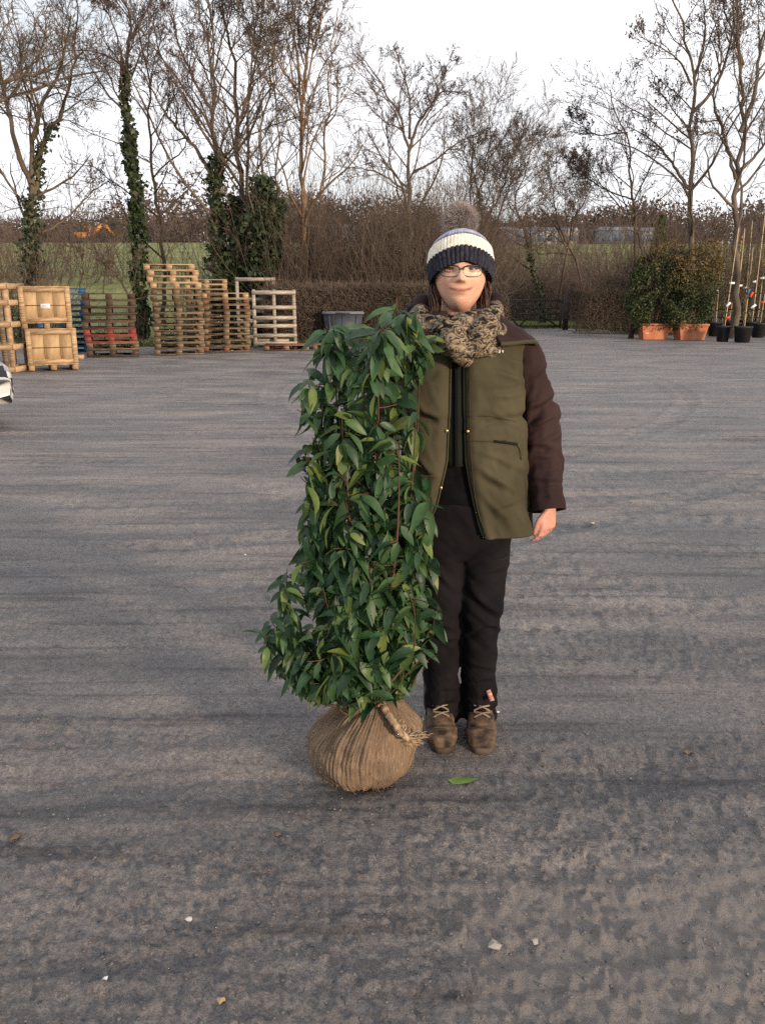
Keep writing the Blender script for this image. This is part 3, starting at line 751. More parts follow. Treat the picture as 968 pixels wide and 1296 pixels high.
def crate(loc, rz, w, d, h, label, sticker=False):
    root = thing('wooden_crate', loc, label, 'crate', 'stacked wooden crates', rz)
    for s in (-1, 0, 1): piece('skid', (s * (w / 2 - 0.06), 0, 0.05), (0.10, d, 0.10), WOOD_NEW, root)
    piece('floor_panel', (0, 0, 0.113), (w, d, 0.024), WOOD_PLY, root)
    z0, hh = 0.126, h - 0.126 - 0.02
    n = 3
    for k in range(n):
        bw = (w - 0.05) / n
        piece('front_plank', ((k - (n - 1) / 2) * bw, -d / 2 + 0.022, z0 + hh / 2), (bw - 0.004, 0.016, hh), WOOD_PLY, root)
        piece('back_plank', ((k - (n - 1) / 2) * bw, d / 2 - 0.022, z0 + hh / 2), (bw - 0.004, 0.016, hh), WOOD_PLY, root)
    for s in (-1, 1):
        for k in range(3):
            bd = (d - 0.07) / 3
            piece('side_plank', (s * (w / 2 - 0.016), (k - 1) * bd, z0 + hh / 2), (0.016, bd - 0.004, hh), WOOD_TAN, root)
        piece('upright_batten', (s * (w / 2 - 0.045), -d / 2 + 0.002, z0 + hh / 2), (0.09, 0.022, hh), WOOD_NEW, root)
        piece('rear_batten', (s * (w / 2 - 0.045), d / 2 - 0.002, z0 + hh / 2), (0.09, 0.022, hh), WOOD_NEW, root)
    for z in (z0 + 0.045, h - 0.065): piece('cross_batten', (0, -d / 2 + 0.001, z), (w - 0.184, 0.024, 0.085), WOOD_NEW, root)
    piece('strap', (0, -d / 2 + 0.012, z0 + hh * 0.48), (w - 0.20, 0.008, 0.018), WOOD_OLD, root)
    piece('lid', (0, 0, h - 0.010), (w + 0.01, d + 0.01, 0.020), WOOD_PLY, root)
    if sticker:
        V, F = box((0.0, -d / 2 + 0.0045, z0 + hh * 0.46), (0.17, 0.004, 0.085)); link('address_label', mesh('address_label', V, F, mat('paper_white', (0.72, 0.73, 0.76))), root)
        for k in range(2):
            V, F = box((-0.01, -d / 2 + 0.0015, z0 + hh * 0.46 + 0.018 - 0.03 * k), (0.11, 0.002, 0.012)); link('print_line', mesh('print_line', V, F, mat('ink_grey', (0.2, 0.2, 0.24))), root)
    return root
c = gnd(208, 533)
crate((c[0], c[1] + 0.45, 0.012), 0.44, 0.93, 0.85, 0.80, 'lower of two stacked plywood crates')
crate((c[0] - 0.045, c[1] + 0.47, 0.815), 0.40, 0.93, 0.85, 0.80, 'upper plywood crate bearing a white label', True)
p = gnd(237, 523); V, F = box((p[0], p[1], 0.05), (0.22, 0.10, 0.09)); solo('wood_offcut', V, F, WOOD_NEW, 'short wood offcut on the ground beside the crates', 'offcut')

def tall_crate(px, py, w, d, h, label):
    c = gnd(px, py); root = thing('slatted_crate', (c[0], c[1] + d / 2, 0.012), label, 'crate', 'tall slatted crates at the left', 0.02)
    for sx in (-1, 1):
        for sy in (-1, 1): piece('corner_post', (sx * (w / 2 - 0.045), sy * (d / 2 - 0.045), h / 2), (0.09, 0.09, h), WOOD_NEW, root)
    for k, z in enumerate((0.06, 0.48, 0.90, 1.3, h - 0.06)):
        piece('front_rail', (0, -d / 2 - 0.012, z), (w, 0.022, 0.10), WOOD_NEW, root)
        piece('back_rail', (0, d / 2 + 0.012, z), (w, 0.022, 0.10), WOOD_NEW, root)
        for sx in (-1, 1): piece('side_rail', (sx * (w / 2 + 0.011), 0, z + 0.002), (0.020, d, 0.10), WOOD_NEW, root)
    for k in range(4): piece('slat', ((k - 1.5) * w / 4.6, -d / 2 + 0.012, h / 2), (0.10, 0.022, h - 0.02), WOOD_TAN, root)
    return root
tall_crate(164, 535, 0.95, 0.8, 1.66, 'tall slatted wooden crate at the left end of the pallet row')
p = gnd(182, 529); root = thing('leaning_plank', (p[0], p[1], 0.0), 'long fresh plank stood on end beside the tall slatted crate', 'plank')
V, F = bar((p[0] + .05, p[1] + .0, 0.0), (p[0] - 0.03, p[1] + 0.12, 1.62), 0.11, 0.04, (0, 1, 0)); part('board', V, F, WOOD_NEW, root)
V, F = bar((p[0] + .05, p[1] + .05, 0.0), (p[0] - 0.03, p[1] + 0.17, 1.60), 0.07, 0.05, (0, 1, 0)); part('backing_board', V, F, WOOD_TAN, root)

# ------------------------------------------------------------------ lidded bin behind the laurel
c = gnd(452, 513.5)
root = thing('storage_bin', (c[0], c[1] + 0.5, 0), 'dark grey lidded storage bin in front of the clipped hedge', 'bin')
BIN = mat('bin_plastic', (0.028, 0.034, 0.045), (0.045, 0.052, 0.065), 6, 0.5)
def taper_box(cx, cy, z0, z1, w0, w1, d0, d1):
    V = []
    for z, w, d in ((z0, w0, d0), (z1, w1, d1)):
        V += [[cx - w / 2, cy - d / 2, z], [cx + w / 2, cy - d / 2, z], [cx + w / 2, cy + d / 2, z], [cx - w / 2, cy + d / 2, z]]
    return np.array(V), BOXF
V, F = taper_box(c[0], c[1] + 0.5, 0.10, 0.92, 0.92, 1.10, 0.75, 0.95); part('tub', V, F, BIN, root)
V, F = taper_box(c[0], c[1] + 0.5, 0.922, 0.99, 1.20, 1.14, 1.05, 0.98); lid = part('lid', V, F, mat('bin_lid', (0.10, 0.11, 0.125), (0.15, 0.16, 0.175), 4, 0.5), root)
for sx in (-1, 1):
    for sy in (-1, 1):
        t = np.linspace(0, 2 * math.pi, 13)[:-1]
        P = np.array([[c[0] + sx * 0.38 - 0.02, c[1] + 0.5 + sy * 0.3, 0.075], [c[0] + sx * 0.38 + 0.02, c[1] + 0.5 + sy * 0.3, 0.075]])
        V, F = tubes([(P[None], np.full((1, 2), 0.07))], 12); V, F = capped(V, F, 2, 12); part('wheel', V, F, mat('rubber_black', (0.012, 0.012, 0.013)), root)
for s in (-1, 0, 1):
    V, F = bar((c[0] + s * 0.34, c[1] + 0.5 - 0.385, 0.14), (c[0] + s * 0.39, c[1] + 0.5 - 0.475, 0.88), 0.05, 0.02, (0, 1, 0)); part('rib', V, F, BIN, root)
V, F = bar((c[0] - 0.2, c[1] + 0.5 - 0.54, 0.95), (c[0] + 0.2, c[1] + 0.5 - 0.54, 0.95), 0.03, 0.03); part('handle', V, F, BIN, lid)

# ------------------------------------------------------------------ field gate
gx0, gx1, gy = 3.9, 7.6, 36.6
root = thing('field_gate', ((gx0 + gx1) / 2, gy, 0), 'dark timber five bar field gate at the end of the track', 'gate')
GATE = mat('gate_timber', (0.035, 0.028, 0.026), (0.075, 0.060, 0.052), 4, 0.85, rnd=0.1)
for z in (0.16, 0.42, 0.66, 0.90, 1.22):
    V, F = bar((gx0 + 0.1, gy, z), (gx1 - 0.1, gy, z), 0.03, 0.075 if z < 1.2 else 0.10); part('bar', V, F, GATE, root)
for x in (gx0 + 0.1, gx1 - 0.1):
    V, F = bar((x, gy - 0.033, 0.08), (x, gy - 0.033, 1.28), 0.09, 0.034, (0, 1, 0)); part('stile', V, F, GATE, root)
xm = (gx0 + gx1) / 2
for a, b in ((gx0 + 0.2, xm), (gx1 - 0.2, xm), (xm - 0.9, xm - 0.02), (xm + 0.9, xm + 0.02)):
    V, F = bar((a, gy - 0.034, 0.14 if abs(a - xm) > 1 else 1.2), (b, gy - 0.034, 1.2 if abs(a - xm) > 1 else 0.14), 0.07, 0.03, (0, 1, 0)); part('brace', V, F, GATE, root)
for x in (gx0 - 0.12, gx1 + 0.12):
    V, F = box((x, gy, 0.72), (0.2, 0.2, 1.44)); solo('gate_post', V, F, GATE, 'square dark gate post at the ' + ('hat side' if x < 5 else 'hedge side') + ' end of the gate', 'post', 'gate posts')
V, F = box((4.35, gy - 0.065, 1.16), (0.20, 0.012, 0.22)); solo('notice_plate', V, F, mat('plate_white', (0.6, 0.6, 0.6)), 'small white plate fixed to the field gate', 'plate')

# ------------------------------------------------------------------ stubby posts, planters, potted saplings
POST = mat('post_brown', (0.050, 0.024, 0.018), (0.10, 0.052, 0.038), 4, 0.85)
for (px, py, h, lab) in ((686.5, 506.5, 0.78, 'short dark wooden post left of the terracotta troughs'), (692, 500.5, 0.72, 'short dark wooden post just behind the nearer short post')):
    c = gnd(px, py); V, F = box((c[0], c[1], h / 2 - 0.05), (0.15, 0.15, h + 0.1)); V[4:, 2] += np.array([0, .02, .03, .01]); solo('short_post', V, F, POST, lab, 'post', 'short posts beside the planters')
TERRA = mat('terracotta', (0.34, 0.115, 0.055), (0.46, 0.18, 0.09), 3, 0.7, 0.2, 20)
SOIL = mat('potting_soil', (0.02, 0.014, 0.010), (0.05, 0.035, 0.025), 14, 0.95, 0.8, 30)
def bush_points(rg, n, w, d, h):
    u = unit(rg.normal(size=(n, 3))) * (rg.uniform(0, 1, (n, 1)) ** 0.28)
    q = np.sign(u) * np.abs(u) ** 0.85 * (0.8 + 0.5 * vnoise(u[:, :1] * 2.3 + 5, u[:, 2:] * 2.3, 3))
    return q * np.array([w / 2, d / 2, h / 2])
def trough_bush(px, py, rz, tw, th, bw, bh, seed, leaf, label, number=False):
    rg = np.random.default_rng(seed); c = gnd(px, py); o = np.array([c[0], c[1] + 0.35, 0.0])
    root = thing('potted_bush', o, label, 'potted bush', 'bushes in terracotta troughs', 0)
    V = []; d = 0.62
    for z, w, dd in ((0.01, tw * 0.80, d * 0.8), (th, tw, d), (th, tw - 0.08, d - 0.08), (th - 0.06, tw - 0.09, d - 0.09)):
        V += [[-w / 2, -dd / 2, z], [w / 2, -dd / 2, z], [w / 2, dd / 2, z], [-w / 2, dd / 2, z]]
    F = [[3, 2, 1, 0]] + [[a * 4 + k, a * 4 + (k + 1) % 4, a * 4 + 4 + (k + 1) % 4, a * 4 + 4 + k] for a in range(3) for k in range(4)]
    R = np.array([[math.cos(rz), -math.sin(rz), 0], [math.sin(rz), math.cos(rz), 0], [0, 0, 1]])
    pot = part('trough', np.array(V) @ R.T + o, F, TERRA, root)
    rim = [bar(np.array([sx * tw / 2, -d / 2 - 0.008, th - 0.03]) @ R.T + o, np.array([-sx * tw / 2, -d / 2 - 0.008, th - 0.03]) @ R.T + o, 0.03, 0.07) for sx in (1,)]
    part('rim', *joinm(rim), TERRA, pot)
    w = tw - 0.1; Vs = np.array([[-w / 2, -d / 2 + 0.06, th - 0.05], [w / 2, -d / 2 + 0.06, th - 0.05], [w / 2, d / 2 - 0.06, th - 0.05], [-w / 2, d / 2 - 0.06, th - 0.05]])
    part('soil', Vs @ R.T + o, [[0, 1, 2, 3]], SOIL, root)
    if number:
        V, F = box(np.array([-0.32, -d / 2 - 0.012 + 0.05, th * 0.5]) @ R.T + o, (0.16, 0.006, 0.14)); part('number_tag', V, F, mat('tag_cream', (0.55, 0.48, 0.42)), root)
    n = 9; base = np.stack([rg.uniform(-tw / 3, tw / 3, n), rg.uniform(-.15, .15, n), np.full(n, th - 0.08)], 1)
    tip = base * np.array([2.2, 2.2, 1]) + np.stack([rg.normal(size=n) * 0.2, rg.normal(size=n) * 0.2, rg.uniform(0.75, 1.0, n) * bh], 1)
    P = base[:, None] + (tip - base)[:, None] * np.linspace(0, 1, 8)[None, :, None] + rg.normal(size=(n, 8, 3)) * 0.03
    Rr = np.outer(np.full(n, 0.022), np.linspace(1, .3, 8))
    P1, R1 = grow(P, Rr, rg, 16, 0.12, 1, 0.28, 48, 5, 0.03, 0.2, 0.5, 0.006)
    P2, R2 = grow(P1, R1, rg, 4, 0.2, 1, 0.5, 45, 3, 0.03, 0.2, 0.7, 0.004)
    V, F = tubes([(P, Rr), (P1, R1), (P2, R2)], 3); part('stems', V + o, F, TWIG, root)
    cc = bush_points(rg, 15000, bw, 1.1, bh); cc[:, 2] += th + bh / 2
    dens = fbm(cc[:, 0] * 3 + 9, cc[:, 2] * 3 + cc[:, 1] * 2, seed, 3)
    cc = cc[dens > 0.42]
    top = rg.uniform(size=len(cc)) < sstep(0.45, 0.95, (cc[:, 2] - th) / bh + leaf * 0.45)
    V, F = cards(cc[~top] + o, 0.042, seed, aspect=0.6); part('foliage', V, F, mat('bush_leaf_green', (0.020, 0.035, 0.012), (0.065, 0.080, 0.028), 4, 0.6), root, kind='stuff')
    V, F = cards(cc[top] + o, 0.038, seed + 1, aspect=0.5); part('bronze_foliage', V, F, mat('bush_leaf_bronze', (0.080, 0.058, 0.022), (0.17, 0.120, 0.05), 4, 0.7), root, kind='stuff')
    return root
trough_bush(707, 507.5, 0.0, 0.96, 0.52, 2.0, 2.45, 71, -0.35, 'dense dark green bush in the left terracotta trough', True)
trough_bush(737, 508.0, 0.10, 1.0, 0.52, 2.0, 2.5, 72, 0.40, 'bronze tinted bush in the right terracotta trough')
trough_bush(723, 503, 0.0, 0.9, 0.5, 2.8, 2.55, 73, 0.45, 'tawny bush in a trough half hidden behind the two others')

BLACKPOT = mat('pot_black_plastic', (0.010, 0.011, 0.013), (0.022, 0.023, 0.027), 4, 0.55)
CANE = mat('bamboo_cane', (0.40, 0.29, 0.16), (0.54, 0.42, 0.26), 6, 0.7, rnd=0.15)
TAGW = mat('tag_white', (0.75, 0.76, 0.8)); TAGR = mat('tag_red', (0.62, 0.075, 0.035)); TAGB = mat('tag_blue', (0.06, 0.12, 0.3))
def lathe(prof, k=20, c=(0, 0, 0)):
    a = np.arange(k) / k * 2 * math.pi
    V = np.array([[r * math.cos(t), r * math.sin(t), z] for r, z in prof for t in a]) + np.array(c)
    n = len(prof); F = []
    for i in range(n - 1):
        for j in range(k): F.append([i * k + j, i * k + (j + 1) % k, (i + 1) * k + (j + 1) % k, (i + 1) * k + j])
    return V, F
def potted_sapling(px, py, r, h, tilt, seed, label, tags, leafy=0.0):
    rg = np.random.default_rng(seed); c = gnd(px, py); o = np.array([c[0], c[1], 0.0])
    root = thing('potted_sapling', o, label, 'sapling', 'caned saplings in black pots')
    ph = 0.50
    V, F = lathe([(0.01, 0.012), (r * 0.82, 0.01), (r, ph - 0.06), (r * 1.05, ph - 0.055), (r * 1.05, ph), (r * 0.97, ph), (r * 0.95, ph - 0.05), (0.01, ph - 0.045)], 20, o)
    part('pot', V, F, BLACKPOT, root, True)
    base = o + np.array([0.03, 0, ph - 0.06]); tip = base + np.array([tilt * h, rg.normal() * 0.08, h])
    P = np.linspace(0, 1, 8)[:, None] * (tip - base) + base
    V, F = tubes([(P[None], np.full((1, 8), 0.016))], 6); V, F = capped(V, F, 8, 6); part('cane', V, F, CANE, root)
    b2 = o + np.array([-0.02, 0.02, ph - 0.06]); t2 = b2 + np.array([tilt * h * 0.8 + rg.normal() * 0.12, 0.05, h * 1.12])
    P = np.linspace(0, 1, 12)[:, None] * (t2 - b2) + b2 + rg.normal(size=(12, 3)) * 0.015; P[0] = b2
    R = np.linspace(0.016, 0.006, 12)
    P1, R1 = grow(P[None], R[None], rg, 26, 0.25, 1, 0.17, 32, 5, 0.06, 0.12, 0.7, 0.005)
    P2, R2 = grow(P1, R1, rg, 3, 0.2, 1, 0.5, 38, 3, 0.05, 0.15, 0.7, 0.004)
    V, F = tubes([(P[None], R[None])], 6); part('stem', V, F, TWIG_R, root)
    V, F = tubes([(P1, R1), (P2, R2)], 3); part('twigs', V, F, TWIG_R, root)
    if leafy:
        pts = P2.reshape(-1, 3); V, F = cards(pts[rg.uniform(size=len(pts)) < leafy], 0.04, seed); part('foliage', V, F, mat('bush_leaf_bronze', (0, 0, 0)), root, kind='stuff')
    for (z, dx, m, a) in tags:
        q = b2 + (t2 - b2) * ((z - b2[2]) / (t2[2] - b2[2])) + np.array([dx, -0.04, 0])
        R3 = np.array([[math.cos(a), 0, -math.sin(a)], [0, 1, 0], [math.sin(a), 0, math.cos(a)]])
        V, F = box(q, (0.17, 0.008, 0.065), R3); part('tag', V, F, m, root)
    for z in (0.9, 1.5):
        q = base + (tip - base) * ((z - base[2]) / h); V, F = box(q, (0.06, 0.06, 0.03)); part('tie', V, F, BLACKPOT, root)
    return root
potted_sapling(761, 509, 0.21, 3.0, 0.05, 81, 'caned sapling in the small black pot next to the troughs', [(1.15, 0.05, TAGW, 0.8), (1.8, 0.06, TAGW, 0.0), (0.75, 0.1, TAGR, .3)])
potted_sapling(777, 509.5, 0.27, 2.4, 0.03, 82, 'shorter caned sapling in the wide black pot', [(1.55, 0.0, TAGB, 1.2), (1.45, 0.1, TAGR, 1.1), (1.1, 0.22, TAGW, 0.6)])
potted_sapling(790, 505.5, 0.24, 3.6, 0.04, 83, 'tall sapling in a black pot behind the wide pot', [(1.2, 0.05, TAGR, 0.2), (2.0, -0.06, TAGW, 0.1)], 0.15)
potted_sapling(770, 505, 0.22, 3.2, -0.02, 84, 'red tagged sapling in the second row of black pots', [(1.3, -0.05, TAGR, 1.0), (1.75, 0.1, TAGW, 0.1)], 0.15)
potted_sapling(754, 504.5, 0.22, 2.9, 0.0, 85, 'white tagged sapling just behind the right terracotta trough', [(1.6, 0.0, TAGW, 0.1)], 0.3)
potted_sapling(806, 508, 0.25, 3.0, -0.02, 86, 'sapling in the front row right of the wide pot', [(1.4, 0.0, TAGW, 0.4)])
potted_sapling(783.5, 504, 0.22, 3.8, 0.01, 89, 'tallest sapling in the second row above the wide pot', [(1.9, 0.0, TAGW, 0.2)], 0.1)
potted_sapling(796, 504, 0.22, 3.3, -0.03, 90, 'second row sapling leaning left near the right edge', [(1.5, 0.0, TAGR, 0.9)], 0.1)
for k, (px, py, h, tl, lab) in enumerate(((765, 502.6, 3.1, .03, 'thin caned sapling in the rear row behind the small pot'), (777, 502, 3.7, -.01, 'rear row sapling between the red tagged and tallest ones'), (788, 502.6, 3.2, .02, 'rear row sapling right behind the tallest sapling'), (799, 502.2, 3.6, -.02, 'rear row sapling nearest the right edge'))):
    potted_sapling(px, py, 0.2, h, tl, 92 + k, lab, [(1.5 + .2 * k, 0.0, TAGW, 0.3)] if k % 2 else [], 0.05)
c0, c1 = gnd(752, 503.2), gnd(860, 503.2)
root = thing('tie_rail', ((c0[0] + c1[0]) / 2, c0[1], 0), 'low dark rail strung behind the potted saplings', 'rail')
for z in (0.62, 0.92):
    V, F = bar((c0[0], c0[1], z), (c1[0], c1[1], z), 0.03, 0.04); part('rail', V, F, BLACKPOT, root)
for k in range(4):
    q = c0 + (c1 - c0) * k / 3; V, F = box((q[0], q[1] + 0.045, 0.5), (0.08, 0.05, 1.1)); part('stake', V, F, BLACKPOT, root)

# ------------------------------------------------------------------ far things
ORANGE = mat('digger_orange', (0.45, 0.17, 0.04), (0.55, 0.23, 0.06), 0.6, 0.5)
DARKMET = mat('digger_dark', (0.03, 0.03, 0.035))
ey = 97.0; ex = at(248, 434, ey)[0]; ez = float(terrain(ex, ey))
root = thing('excavator', (ex, ey, ez), 'orange excavator parked far off beyond the field', 'excavator')
def epart(n, parts_, m, par=None): return part(n, *joinm([(np.asarray(V) * 0.62 + np.array([ex, ey, ez]), F) for V, F in parts_]), m, par or root)
epart('track', [box((-1.2, -0.9, 0.4), (3.0, 0.5, 0.75))], DARKMET); epart('track', [box((-1.2, 0.9, 0.4), (3.0, 0.5, 0.75))], DARKMET)
bd = epart('body', [taper_box(-1.6, 0, 0.85, 1.75, 2.6, 2.4, 2.0, 1.9)], ORANGE)
cb = epart('cab', [taper_box(-0.5, -0.5, 1.76, 2.75, 1.2, 1.0, 0.9, 0.8)], ORANGE)
epart('window', [box((-0.5, -0.96, 2.2), (0.8, 0.03, 0.7))], mat('glass_dark', (0.02, 0.03, 0.04), rough=0.1), cb)
epart('boom', [bar((0.1, 0.2, 1.5), (1.9, 0.2, 3.1), 0.35, 0.5), bar((1.8, 0.2, 3.1), (2.7, 0.2, 2.7), 0.35, 0.45)], ORANGE)
epart('dipper_arm', [bar((2.5, 0.2, 2.9), (3.9, 0.2, 1.2), 0.3, 0.4)], ORANGE)
epart('bucket', [taper_box(3.7, 0.2, 0.5, 1.25, 0.5, 0.9, 0.8, 0.9)], DARKMET)

def caravan(px, py, Y, w, label, wall):
    c = at(px, py, Y); z = float(terrain(c[0], Y)); o = (c[0], Y, z)
    root = thing('holiday_caravan', o, label, 'caravan', 'pale caravans far behind the right hand trees')
    def cp(n, V, F, m, par=None): return part(n, np.asarray(V) + np.array(o), F, m, par or root)
    wl_ = cp('wall', *box((0, 0, 1.7), (w, 2.8, 2.6)), wall)
    cp('roof', *taper_box(0, 0, 3.002, 3.6, w + 0.3, w - 0.4, 3.1, 0.6), mat('roof_grey_blue', (0.22, 0.26, 0.33)))
    cp('skirt', *box((0, 0, 0.2), (w - 0.2, 2.5, 0.39)), DARKMET)
    for k in range(3): cp('window', *box(((k - 1) * w / 3.2, -1.42, 1.9), (w / 5, 0.05, 1.0)), mat('pane_blue', (0.10, 0.17, 0.26), rough=0.15), wl_)
CW = mat('caravan_white', (0.30, 0.31, 0.33)); CB = mat('caravan_blue', (0.17, 0.22, 0.29)); CC = mat('caravan_cream', (0.27, 0.24, 0.19))
for (px, Y, w, lab, m) in ((586, 138, 5, 'pale blue caravan glimpsed just right of the hat', CB), (612, 140, 5, 'white caravan seen through the low crooked tree', CW), (632, 141, 4, 'cream caravan between the other far caravans', CC),
                           (674, 138, 6, 'blue caravan behind the bent tree', CB), (699, 140, 4, 'white caravan just left of the small conifer', CW), (450, 128, 5, 'pale caravan low behind the thicket left of the hat', CB)):
    caravan(px, 428, Y, w, lab, m)

def conifer(px, Y, h, label):
    rg = np.random.default_rng(9); c = at(px, 440, Y); z = float(terrain(c[0], Y)); o = np.array([c[0], Y, z])
    root = thing('conifer', o, label, 'tree')
    P = np.linspace(0, 1, 5)[:, None] * np.array([0, 0, h * 0.8]) + o
    V, F = tubes([(P[None], np.linspace(.09, .03, 5)[None])], 6); part('trunk', V, F, BARK_D, root)
    n = 2600; t = rg.uniform(0.06, 1, n) ** 1.2; a = rg.uniform(0, 6.28, n); r = (1 - t) ** 0.6 * h * 0.17 * rg.uniform(0.5, 1.1, n)
    V, F = cards(np.stack([np.cos(a) * r, np.sin(a) * r, t * h], 1) + o, 0.09, 10); part('crown', V, F, mat('conifer_green', (0.03, 0.055, 0.012), (0.09, 0.12, 0.03), 3, 0.8), root, kind='stuff')
conifer(709.5, 38, 4.7, 'small green conifer rising behind the terracotta trough bushes')

# ------------------------------------------------------------------ white car at the left edge
def build_car():
    S = [(0.00, .50, .34, .50, .53, .30), (-.04, .66, .25, .57, .61, .45), (-.15, .77, .21, .66, .71, .58), (-.45, .82, .20, .75, .81, .66), (-.85, .835, .20, .85, .90, .70),
         (-1.02, .84, .20, .89, .95, .72), (-1.30, .84, .20, .92, 1.13, .66), (-1.60, .84, .20, .93, 1.32, .60), (-1.95, .84, .20, .94, 1.43, .58), (-2.5, .84, .20, .95, 1.47, .57), (-3.1, .83, .20, .96, 1.43, .55),
         (-3.5, .82, .22, .96, 1.26, .52), (-3.74, .80, .26, .94, 1.02, .50), (-3.85, .70, .32, .85, .90, .38)]
    S = smoothline(np.array(S), 70)
    X0, Y0 = gnd(177.5, 592)[0] - 0.48, gnd(177, 592)[1] + 0.84
    def ring(s):
        x, w, zs, zb, zr, wr = s
        p = [(w * .90, zs), (w * .975, zs + .07), (w, zs + (zb - zs) * .45), (w * .985, zs + (zb - zs) * .75), (w * .955, zb), (wr + (w * .955 - wr) * .35, zb + (zr - zb) * .62), (wr, zr - .035 * min(1, (zr - zb) * 4)), (wr * .7, zr + .004), (0, zr + .022)]
        return smoothline(np.array(p), 33)
    G = np.array([[[s[0] + X0, Y0 - q[0], q[1]] for q in ring(s)] + [[s[0] + X0, Y0 + q[0], q[1]] for q in ring(s)[::-1][1:]] for s in S])
    n, k, _ = G.shape
    # nose slightly rounded in plan
    root = thing('parked_car', (X0 - 1.95, Y0, 0), 'white hatchback parked at the left edge of the yard', 'car')
    PAINT = mat('car_paint_white', (0.62, 0.62, 0.60), (0.68, 0.68, 0.66), 2, 0.35, spec=0.5, coat=0.4)
    GLASS = mat('car_glass', (0.015, 0.018, 0.022), rough=0.08, spec=0.6); TRIM = mat('car_trim', (0.02, 0.02, 0.022), rough=0.6)
    i, j = np.meshgrid(np.arange(n - 1), np.arange(k - 1), indexing='ij'); i = i.ravel(); j = j.ravel()
    F = [np.stack([i * k + j, i * k + j + 1, (i + 1) * k + j + 1, (i + 1) * k + j], -1), np.array([list(range(k))]), np.array([[(n - 1) * k + q for q in range(k)][::-1]])]
    body = part('body', G.reshape(-1, 3), F, PAINT, root, True)
    Nrm = np.cross(np.gradient(G, axis=0), np.gradient(G, axis=1)); Nrm = unit(Nrm)
    if Nrm[n // 2, 8, 1] > 0: Nrm = -Nrm
    xs = S[:, 0]
    def panel(name, xa, xb, ja, jb, m, off=0.006, slope=0.0, par=None):
        rows = []
        for u in np.linspace(0, 1, 14):
            row = []
            for v in np.linspace(0, 1, 10):
                jj = ja + (jb - ja) * v; x = xa + (xb - xa) * u + slope * (v if u < 0.5 else 0) * (1 - u)
                fi = np.interp(-x, -xs, np.arange(n)); a = int(min(fi, n - 2)); w = fi - a; b = int(min(jj, k - 2)); y = jj - b
                g = lambda A: (A[a, b] * (1 - w) + A[a + 1, b] * w) * (1 - y) + (A[a, b + 1] * (1 - w) + A[a + 1, b + 1] * w) * y
                row.append(g(G) + unit(g(Nrm)) * off)
            rows.append(row)
        V = np.array(rows).reshape(-1, 3)
        Fq = np.array([[p * 10 + q, p * 10 + q + 1, (p + 1) * 10 + q + 1, (p + 1) * 10 + q] for p in range(13) for q in range(9)])
        return part(name, V, Fq, m, par or root, True)
    for mir in (False, True):
        J = (lambda a: a) if not mir else (lambda a: k - 1 - a)
        panel('side_window', -1.48, -2.32, J(17.6), J(23.2), GLASS, slope=-0.42)
        panel('rear_side_window', -2.40, -3.18, J(17.6), J(23.2), GLASS)
        panel('sill_trim', -1.02, -2.78, J(0.5), J(3.2), TRIM, 0.008)
        panel('headlight', -0.05, -0.34, J(11.5), J(16.5), mat('lamp_glass', (0.35, 0.37, 0.4), rough=0.08, spec=0.6), 0.006)
        for x in (-1.12, -2.36): panel('door_gap', x, x - 0.012, J(3.5), J(17.0), TRIM, 0.003)
        panel('door_handle', -2.10, -2.27, J(14.0), J(14.8), TRIM, 0.02)
    panel('windscreen', -1.08, -1.72, 25.6, k - 1 - 25.6, GLASS)
    panel('bumper_trim', -0.012, -0.10, 3, k - 4, TRIM, 0.004)
    for x in (-.72, -3.08):
        for s in (-1, 1):
            cy = Y0 + s * 0.755
            a = np.array([[X0 + x, cy - 0.10, 0.30], [X0 + x, cy + 0.10, 0.30]])
            V, Fq = tubes([(a[None], np.full((1, 2), 0.355))], 32); V, Fq = capped(V + np.array([0, s * 0.004, 0.02]), Fq, 2, 32); part('wheel_arch', V, Fq, TRIM, root)
            prof = [(-.105, .22), (-.105, .285), (-.08, .30), (.08, .30), (.105, .285), (.105, .22)]
            t = np.arange(36) / 36 * 2 * math.pi
            V = np.array([[X0 + x + r * math.cos(q), cy + y + s * 0.02, .30 + r * math.sin(q)] for y, r in prof for q in t]); m_ = len(prof)
            Fq = [[p * 36 + q, p * 36 + (q + 1) % 36, (p + 1) * 36 + (q + 1) % 36, (p + 1) * 36 + q] for p in range(m_ - 1) for q in range(36)]
            wh = part('wheel', V, Fq, mat('rubber_black', (0.012, 0.012, 0.013)), root, True)
            a = np.array([[X0 + x, cy + s * 0.02 - 0.085, 0.30], [X0 + x, cy + s * 0.02 + 0.085, 0.30]])
            V, Fq = tubes([(a[None], np.full((1, 2), 0.215))], 28); V, Fq = capped(V, Fq, 2, 28); rim = part('rim', V, Fq, DARKMET, wh)
            sp = [bar((X0 + x, cy + s * 0.112, .30), (X0 + x + .215 * math.cos(q), cy + s * 0.112, .30 + .215 * math.sin(q)), 0.022, 0.05, (math.sin(q), 0, -math.cos(q))) for q in np.arange(5) * 1.2566 + .3]
            part('hubcap', *joinm(sp), mat('rim_silver', (0.35, 0.35, 0.36), rough=0.35, metal=0.7), wh)
    for s in (-1, 1):
        V, Fq = taper_box(X0 - 1.42, Y0 + s * 0.93, 0.94, 1.10, 0.10, 0.13, 0.14, 0.20); part('mirror', V, Fq, PAINT, root)
build_car()

